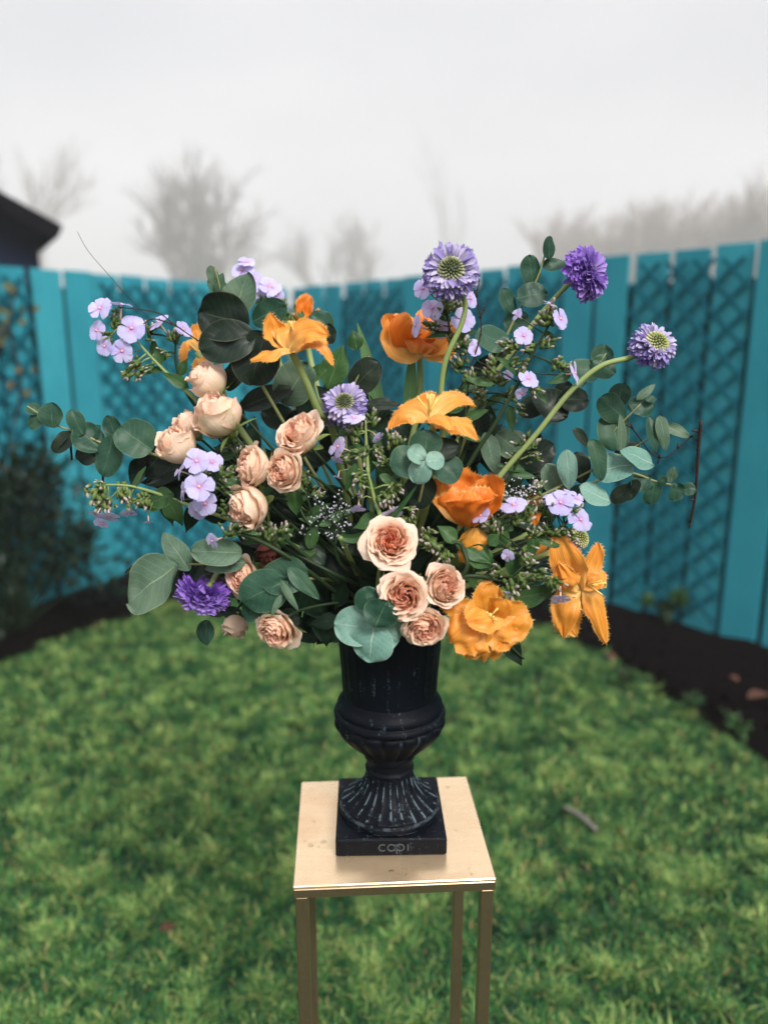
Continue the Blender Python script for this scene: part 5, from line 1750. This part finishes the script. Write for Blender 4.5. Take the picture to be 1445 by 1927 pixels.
phlox('phlox stem with upright buds directly right of central scabious', [(688, 790), (690, 850), (700, 960)], 0.895,
      [(665, 786, 44, (.0, .75, .55)), (636, 840, 44, (-.7, .25, .5)), (636, 865, 26, (-.3, -.7, .3)), (711, 824, 26, (.5, -.6, .4)), (636, 898, 20, (-.2, -.9, .2))],
      [(672, 815, 18, 110, 16), (700, 795, 16, 60, 14), (686, 850, 18, 240, 16), (712, 845, 15, 300, 12), (655, 860, 16, 200, 12)], [(650, 815, 44, 16, 200), (708, 825, 44, 16, 310), (660, 850, 50, 18, 210), (700, 870, 60, 24, 250), (720, 900, 50, 20, 290)], 26)
phlox('phlox stem with two florets hanging down left of the widest rose', [(690, 880), (702, 930), (720, 1010)], 0.87,
      [(675, 958, 32, (.0, -.75, .35)), (738, 966, 44, (.25, -.7, .45)), (676, 930, 14, (0, -.9, .2))],
      [(677, 900, 18, 265, 18), (728, 930, 20, 270, 18), (742, 912, 16, 300, 12), (765, 975, 16, 300, 14), (770, 955, 14, 310, 10)], [(660, 900, 60, 20, 250), (700, 920, 56, 20, 290), (735, 905, 50, 18, 330), (690, 985, 60, 34, 200)], 27)
phlox('phlox stem whose lilac florets crowd under the tallest scabious', [(842, 585), (845, 660), (820, 780), (780, 950)], 1.0,
      [(796, 543, 44, (-.5, .1, .8)), (813, 580, 48, (-.25, .1, 1)), (885, 562, 40, (.6, .1, .8), .01), (872, 602, 50, (.35, 0, .9)), (782, 612, 46, (-.85, .2, .35)), (890, 652, 34, (.3, .2, .9), .01), (830, 618, 40, (.0, -.2, 1), .006)],
      [(840, 580, 20, 90, 20), (858, 578, 16, 60, 12), (815, 615, 16, 150, 14), (868, 655, 18, 110, 16), (855, 640, 14, 80, 10)], [(870, 632, 60, 22, 20), (825, 632, 50, 16, 190), (830, 595, 40, 22, 150)], 28, smat='stem_dark')
phlox('phlox stem with lilac florets halfway up the right side', [(1040, 600), (1010, 650), (975, 720), (930, 800), (890, 860), (820, 980)], 0.955,
      [(1054, 600, 46, (.55, .1, .75)), (1035, 572, 30, (.2, .8, .3)), (985, 632, 40, (.0, .15, 1)), (972, 592, 26, (-.6, .3, .5)), (994, 712, 42, (.25, .3, .9)), (1082, 702, 44, (.8, .05, .45)), (981, 740, 26, (.2, -.6, .6))],
      [(1030, 600, 22, 100, 22), (1000, 645, 18, 200, 16), (1020, 650, 16, 40, 14), (960, 655, 16, 150, 14), (985, 680, 17, 260, 16), (1048, 692, 18, 10, 16), (1005, 730, 15, 300, 12), (925, 695, 18, 110, 16), (1062, 696, 10, 0, 8)],
      [(1035, 640, 40, 16, 300), (1050, 715, 50, 16, 200), (955, 690, 60, 20, 140), (900, 718, 60, 18, 170), (1020, 745, 44, 16, 300)], 29, smat='stem_dark')
phlox('phlox stem with budded side shoots rising between the curved scabious stems', [(918, 690), (905, 760), (880, 830), (830, 960)], 1.0,
      [(892, 660, 26, (.2, .2, .9)), (956, 706, 22, (.2, .4, .8))],
      [(870, 690, 18, 120, 16), (935, 720, 18, 60, 16), (960, 745, 17, 40, 14), (905, 745, 15, 200, 12), (975, 770, 14, 300, 10)], [(880, 730, 70, 22, 195), (935, 750, 50, 18, 30), (850, 770, 60, 18, 230), (960, 790, 50, 20, 280)], 30, smat='stem_dark')
phlox('phlox stem with a lilac head just left of silvery right branch', [(1062, 990), (1010, 1010), (940, 1040), (850, 1080)], 0.89,
      [(1054, 946, 54, (.05, .3, 1)), (1092, 978, 48, (.25, -.05, 1)), (1036, 938, 40, (-.4, .8, .45), .004), (1084, 938, 36, (.5, .5, .6), .006), (1063, 925, 40, (.1, .9, .3), .008)],
      [(1030, 965, 18, 90, 16), (1075, 962, 15, 60, 12), (1050, 1000, 16, 20, 14), (1022, 1005, 17, 100, 16), (1070, 1000, 14, 320, 10)], [(1030, 1020, 60, 20, 340), (1000, 1035, 56, 24, 260)], 31, smat='stem_dark')
phlox('phlox stem with two lilac florets and white buds right of the deep orange cup', [(960, 985), (925, 1020), (870, 1070)], 0.865,
      [(966, 950, 50, (-.3, .70, .55)), (904, 970, 40, (-.5, .65, .55), -.016), (955, 1046, 26, (-.4, -.3, .8))],
      [(975, 980, 20, 60, 18), (990, 965, 16, 80, 12), (922, 990, 18, 130, 14), (935, 1000, 16, 100, 12), (1000, 1005, 16, 60, 12), (960, 1040, 14, 0, 10), (985, 1040, 18, 320, 16)], [(945, 1010, 50, 30, 60), (965, 1070, 60, 30, 280, .008), (905, 1030, 60, 32, 320)], 32, smat='stem_dark')
phlox('phlox stem with closed whitish buds beside the large blown tulip', [(965, 1110), (930, 1090), (850, 1090)], 0.85,
      [(1054, 1128, 40, (-.1, -.8, .45)), (953, 1120, 20, (-.3, -.5, .7))],
      [(960, 1100, 22, 290, 22), (975, 1090, 18, 330, 16), (1015, 1075, 16, 330, 14), (1035, 1090, 18, 310, 16), (990, 1060, 15, 30, 10), (940, 1075, 14, 150, 8)], [(900, 1045, 60, 30, 330), (990, 1100, 50, 20, 20, .01)], 33, smat='stem_dark')
phlox('phlox shoot with green star of buds above the round peach rose', [(815, 1025), (845, 1020), (870, 1030), (860, 1090)], 0.85,
      [], [(815, 1022, 22, 185, 20), (835, 1040, 18, 280, 14), (810, 1005, 14, 150, 10)], [(840, 1005, 50, 30, 140), (885, 1025, 56, 22, 0), (905, 1050, 64, 44, 330, .006), (930, 1015, 30, 24, 40)], 34, smat='stem_dark')
phlox('phlox floret lying alone on the grey green leaves at left', [(422, 1010), (470, 1010), (560, 1060)], 0.855,
      [(400, 1018, 34, (-.7, -.25, .6))], [(430, 1005, 16, 60, 14), (455, 1000, 16, 20, 14), (510, 1010, 20, 80, 16), (530, 1000, 16, 40, 12)], [(450, 985, 56, 16, 200), (470, 1000, 50, 14, 340)], 35, smat='stem_dark')


for k, (lb, st_, Y, bd, lv) in enumerate([
    ('budded phlox shoot filling left of the sea lavender', [(575, 925), (600, 990), (680, 1080)], 0.90, [(570, 915, 17, 110, 16), (592, 935, 14, 40, 12)], [(560, 940, 50, 18, 210), (600, 960, 56, 20, 30), (585, 980, 50, 18, 170), (625, 1000, 56, 20, 350)]),
    ('budded phlox shoot just left of the three small pale leaves', [(745, 850), (735, 920), (735, 1020)], 0.885, [(742, 838, 17, 95, 16), (756, 862, 14, 30, 12), (726, 868, 14, 160, 12)], [(720, 880, 50, 17, 150), (760, 890, 50, 17, 20), (722, 920, 54, 19, 200), (755, 930, 54, 19, 340)]),
    ('budded phlox shoot under the lowest inner rose', [(500, 1000), (545, 1035), (650, 1090)], 0.89, [(492, 995, 17, 150, 16), (515, 1008, 14, 80, 12)], [(480, 1015, 54, 18, 200), (520, 1030, 50, 18, 250), (540, 1010, 50, 17, 50), (575, 1045, 54, 18, 20)]),
    ('budded phlox shoot behind the cup tulip, right side', [(985, 850), (940, 930), (860, 1040)], 0.96, [(990, 838, 18, 70, 16), (970, 862, 15, 150, 12), (1005, 860, 14, 20, 12)], [(960, 880, 56, 18, 170), (985, 895, 54, 18, 350), (930, 920, 54, 19, 160), (955, 940, 50, 17, 340)]),
    ('budded phlox shoot between the wide tulip and curved stem', [(880, 730), (872, 800), (840, 930)], 0.985, [(884, 718, 17, 90, 16), (866, 745, 15, 150, 12), (900, 742, 14, 30, 12)], [(850, 770, 54, 18, 190), (895, 780, 56, 19, 20), (850, 810, 54, 18, 210), (890, 825, 56, 19, 340)]),
    ('budded phlox shoot behind the left phlox head', [(440, 840), (480, 920), (600, 1030)], 0.93, [(432, 830, 17, 120, 16), (452, 850, 14, 60, 12)], [(420, 860, 50, 17, 190), (465, 870, 54, 18, 40), (455, 905, 50, 17, 210), (500, 925, 54, 18, 20)]),
    ('budded phlox shoot low between widest rose and blown tulip', [(905, 1085), (870, 1080), (800, 1100)], 0.87, [(915, 1085, 16, 20, 14), (895, 1070, 14, 80, 10)], [(880, 1060, 46, 16, 110), (890, 1098, 46, 16, 300), (850, 1068, 46, 17, 130)]),
    ('budded phlox shoot over the silvery right branch base', [(1000, 935), (960, 985), (880, 1060)], 0.93, [(1006, 925, 17, 60, 14), (985, 940, 14, 130, 12)], [(970, 955, 50, 18, 160), (1005, 960, 50, 17, 350), (945, 985, 50, 18, 150)])]):
    phlox(lb, st_, Y, [], bd, lv, 80 + k, smat='stem_dark')

# ------------------------------------------------------------------ sea lavender: clouds of tiny white florets
def sea_lavender(label, root, sprays, Y, seed, n):
    r = random.Random(seed)
    b0 = P(root[0], root[1], Y)
    t = thing('sea_lavender', label, 'sea lavender', b0, 'sea lavender sprigs')
    s, f = MB(), MB()
    for (x, y) in sprays:
        e = P(x, y, Y - 0.01 + r.uniform(-.01, .01))
        mid = b0.lerp(e, .5) + Vector((r.gauss(0, .004), 0, .008))
        pts = [bez([b0, mid, e], i / 8) for i in range(9)]
        s.tube(pts, 0.0005, 4)
        for k in range(n):
            q = pts[r.randint(4, 8)]
            p = q + Vector((r.gauss(0, .006), r.gauss(0, .004), r.gauss(0.002, .005)))
            s.tube([q, p], 0.0003, 3)
            f.blob(p, r.uniform(.0007, .0013), Vector((r.gauss(0, 1), r.gauss(0, 1), 1)), 1.3, 5, 3)
    s.tube([b0.lerp(mouth(seed), i / 6) for i in range(7)], 0.0011, 5)
    s.build('stem', M['stem_dark'], t)
    f.build('floret_cloud', M['white_floret'], t)['kind'] = 'stuff'


sea_lavender('tiny white sea lavender florets in the dark left of the hanging florets', (640, 1010), [(590, 938), (605, 955), (615, 972), (640, 935), (630, 965), (655, 950), (645, 985), (575, 995), (625, 1015), (650, 1020)], 0.88, 71, 15)
sea_lavender('white sea lavender sprig between cup tulip and right phlox', (960, 975), [(940, 925), (955, 935), (945, 950), (985, 918), (1000, 925), (975, 930), (1010, 915), (938, 965), (965, 915), (940, 945)], 0.90, 72, 17)

# ------------------------------------------------------------------ twigs and added fence-gap rods
t = tag(None, '', '') if False else None


def twig(label, runs, Y, r, nubs=0, seed=1):
    rr = random.Random(seed)
    allp = [[P(x, y, Y) for x, y in run] for run in runs]
    t = MB()
    for ri, pts in enumerate(allp):
        sp = spline(pts, 6)
        rk = r * (0.45 if nubs > 8 and ri == 0 else 1)
        t.tube(sp, lambda q: rk * (1 - 0.4 * q), 6)
        for k in range(nubs):
            q = rr.choice(sp)
            d = Vector((rr.gauss(0, 1), rr.gauss(0, .4), rr.gauss(0, 1))).normalized()
            t.tube([q, q + d * r * 3.0], lambda w: r * 0.7 * (1 - .6 * w), 5)
    o = t.build('twig', M['twig'], loc=allp[0][0])
    return tag(o, label, 'twig', 'thin dark twigs in the bouquet')


twig('stiff dark knobbly upright rod added at far right of bouquet, imitating a fence gap', [[(1130, 830), (1180, 800), (1240, 862), (1312, 812)], [(1318, 792), (1313, 850), (1308, 930), (1298, 984)]], 1.0, 0.0026, 9, 3)  # no real twig: added to stand in for an unblurred strip of fence
twig('thin dark reddish twig crossing in front of upper left phlox', [[(420, 665), (380, 645), (330, 612), (295, 588), (225, 578)], [(330, 612), (290, 600), (270, 610)]], 0.93, 0.0010, 3, 4)
twig('thin dark twig hooking up right of the tallest scabious', [[(850, 760), (885, 690), (905, 620), (897, 560), (902, 525)], [(903, 600), (912, 575)], [(897, 560), (890, 545)]], 0.99, 0.0012, 4, 5)
twig('bare trailing twig tip hanging in the air at upper left', [[(330, 640), (262, 580), (195, 506), (165, 470), (146, 436)]], 1.02, 0.00045, 2, 6)
for k, (x0, y0, x1, y1, lb) in enumerate([(134, 822, 136, 866, 'short dark rod added below the left eucalyptus tip, imitating a fence gap'), (196, 885, 194, 915, 'short dark rod added above the drooping green buds, imitating a fence gap')]):  # added rods that imitate slivers of the dark gaps between fence boards
    twig(lb, [[(x0 + 14, y0 - 22), (x0, y0), (x1, y1)]], 0.975, 0.0022, 1, 7 + k)

# ================================================================== FOG
m, nt, out = mat_new('fog')
pv = N(nt, 'ShaderNodeVolumePrincipled')
pv.inputs['Color'].default_value = (0.99, 0.985, 0.985, 1)
pv.inputs['Density'].default_value = 0.0034
pv.inputs['Anisotropy'].default_value = 0.0
nt.links.new(pv.outputs[0], out.inputs['Volume'])
hz = MB(); hz.box((0, 0, 24.5), 490, 490, 51.0)
h = hz.build('haze', m, smooth=False); h['kind'] = 'stuff'
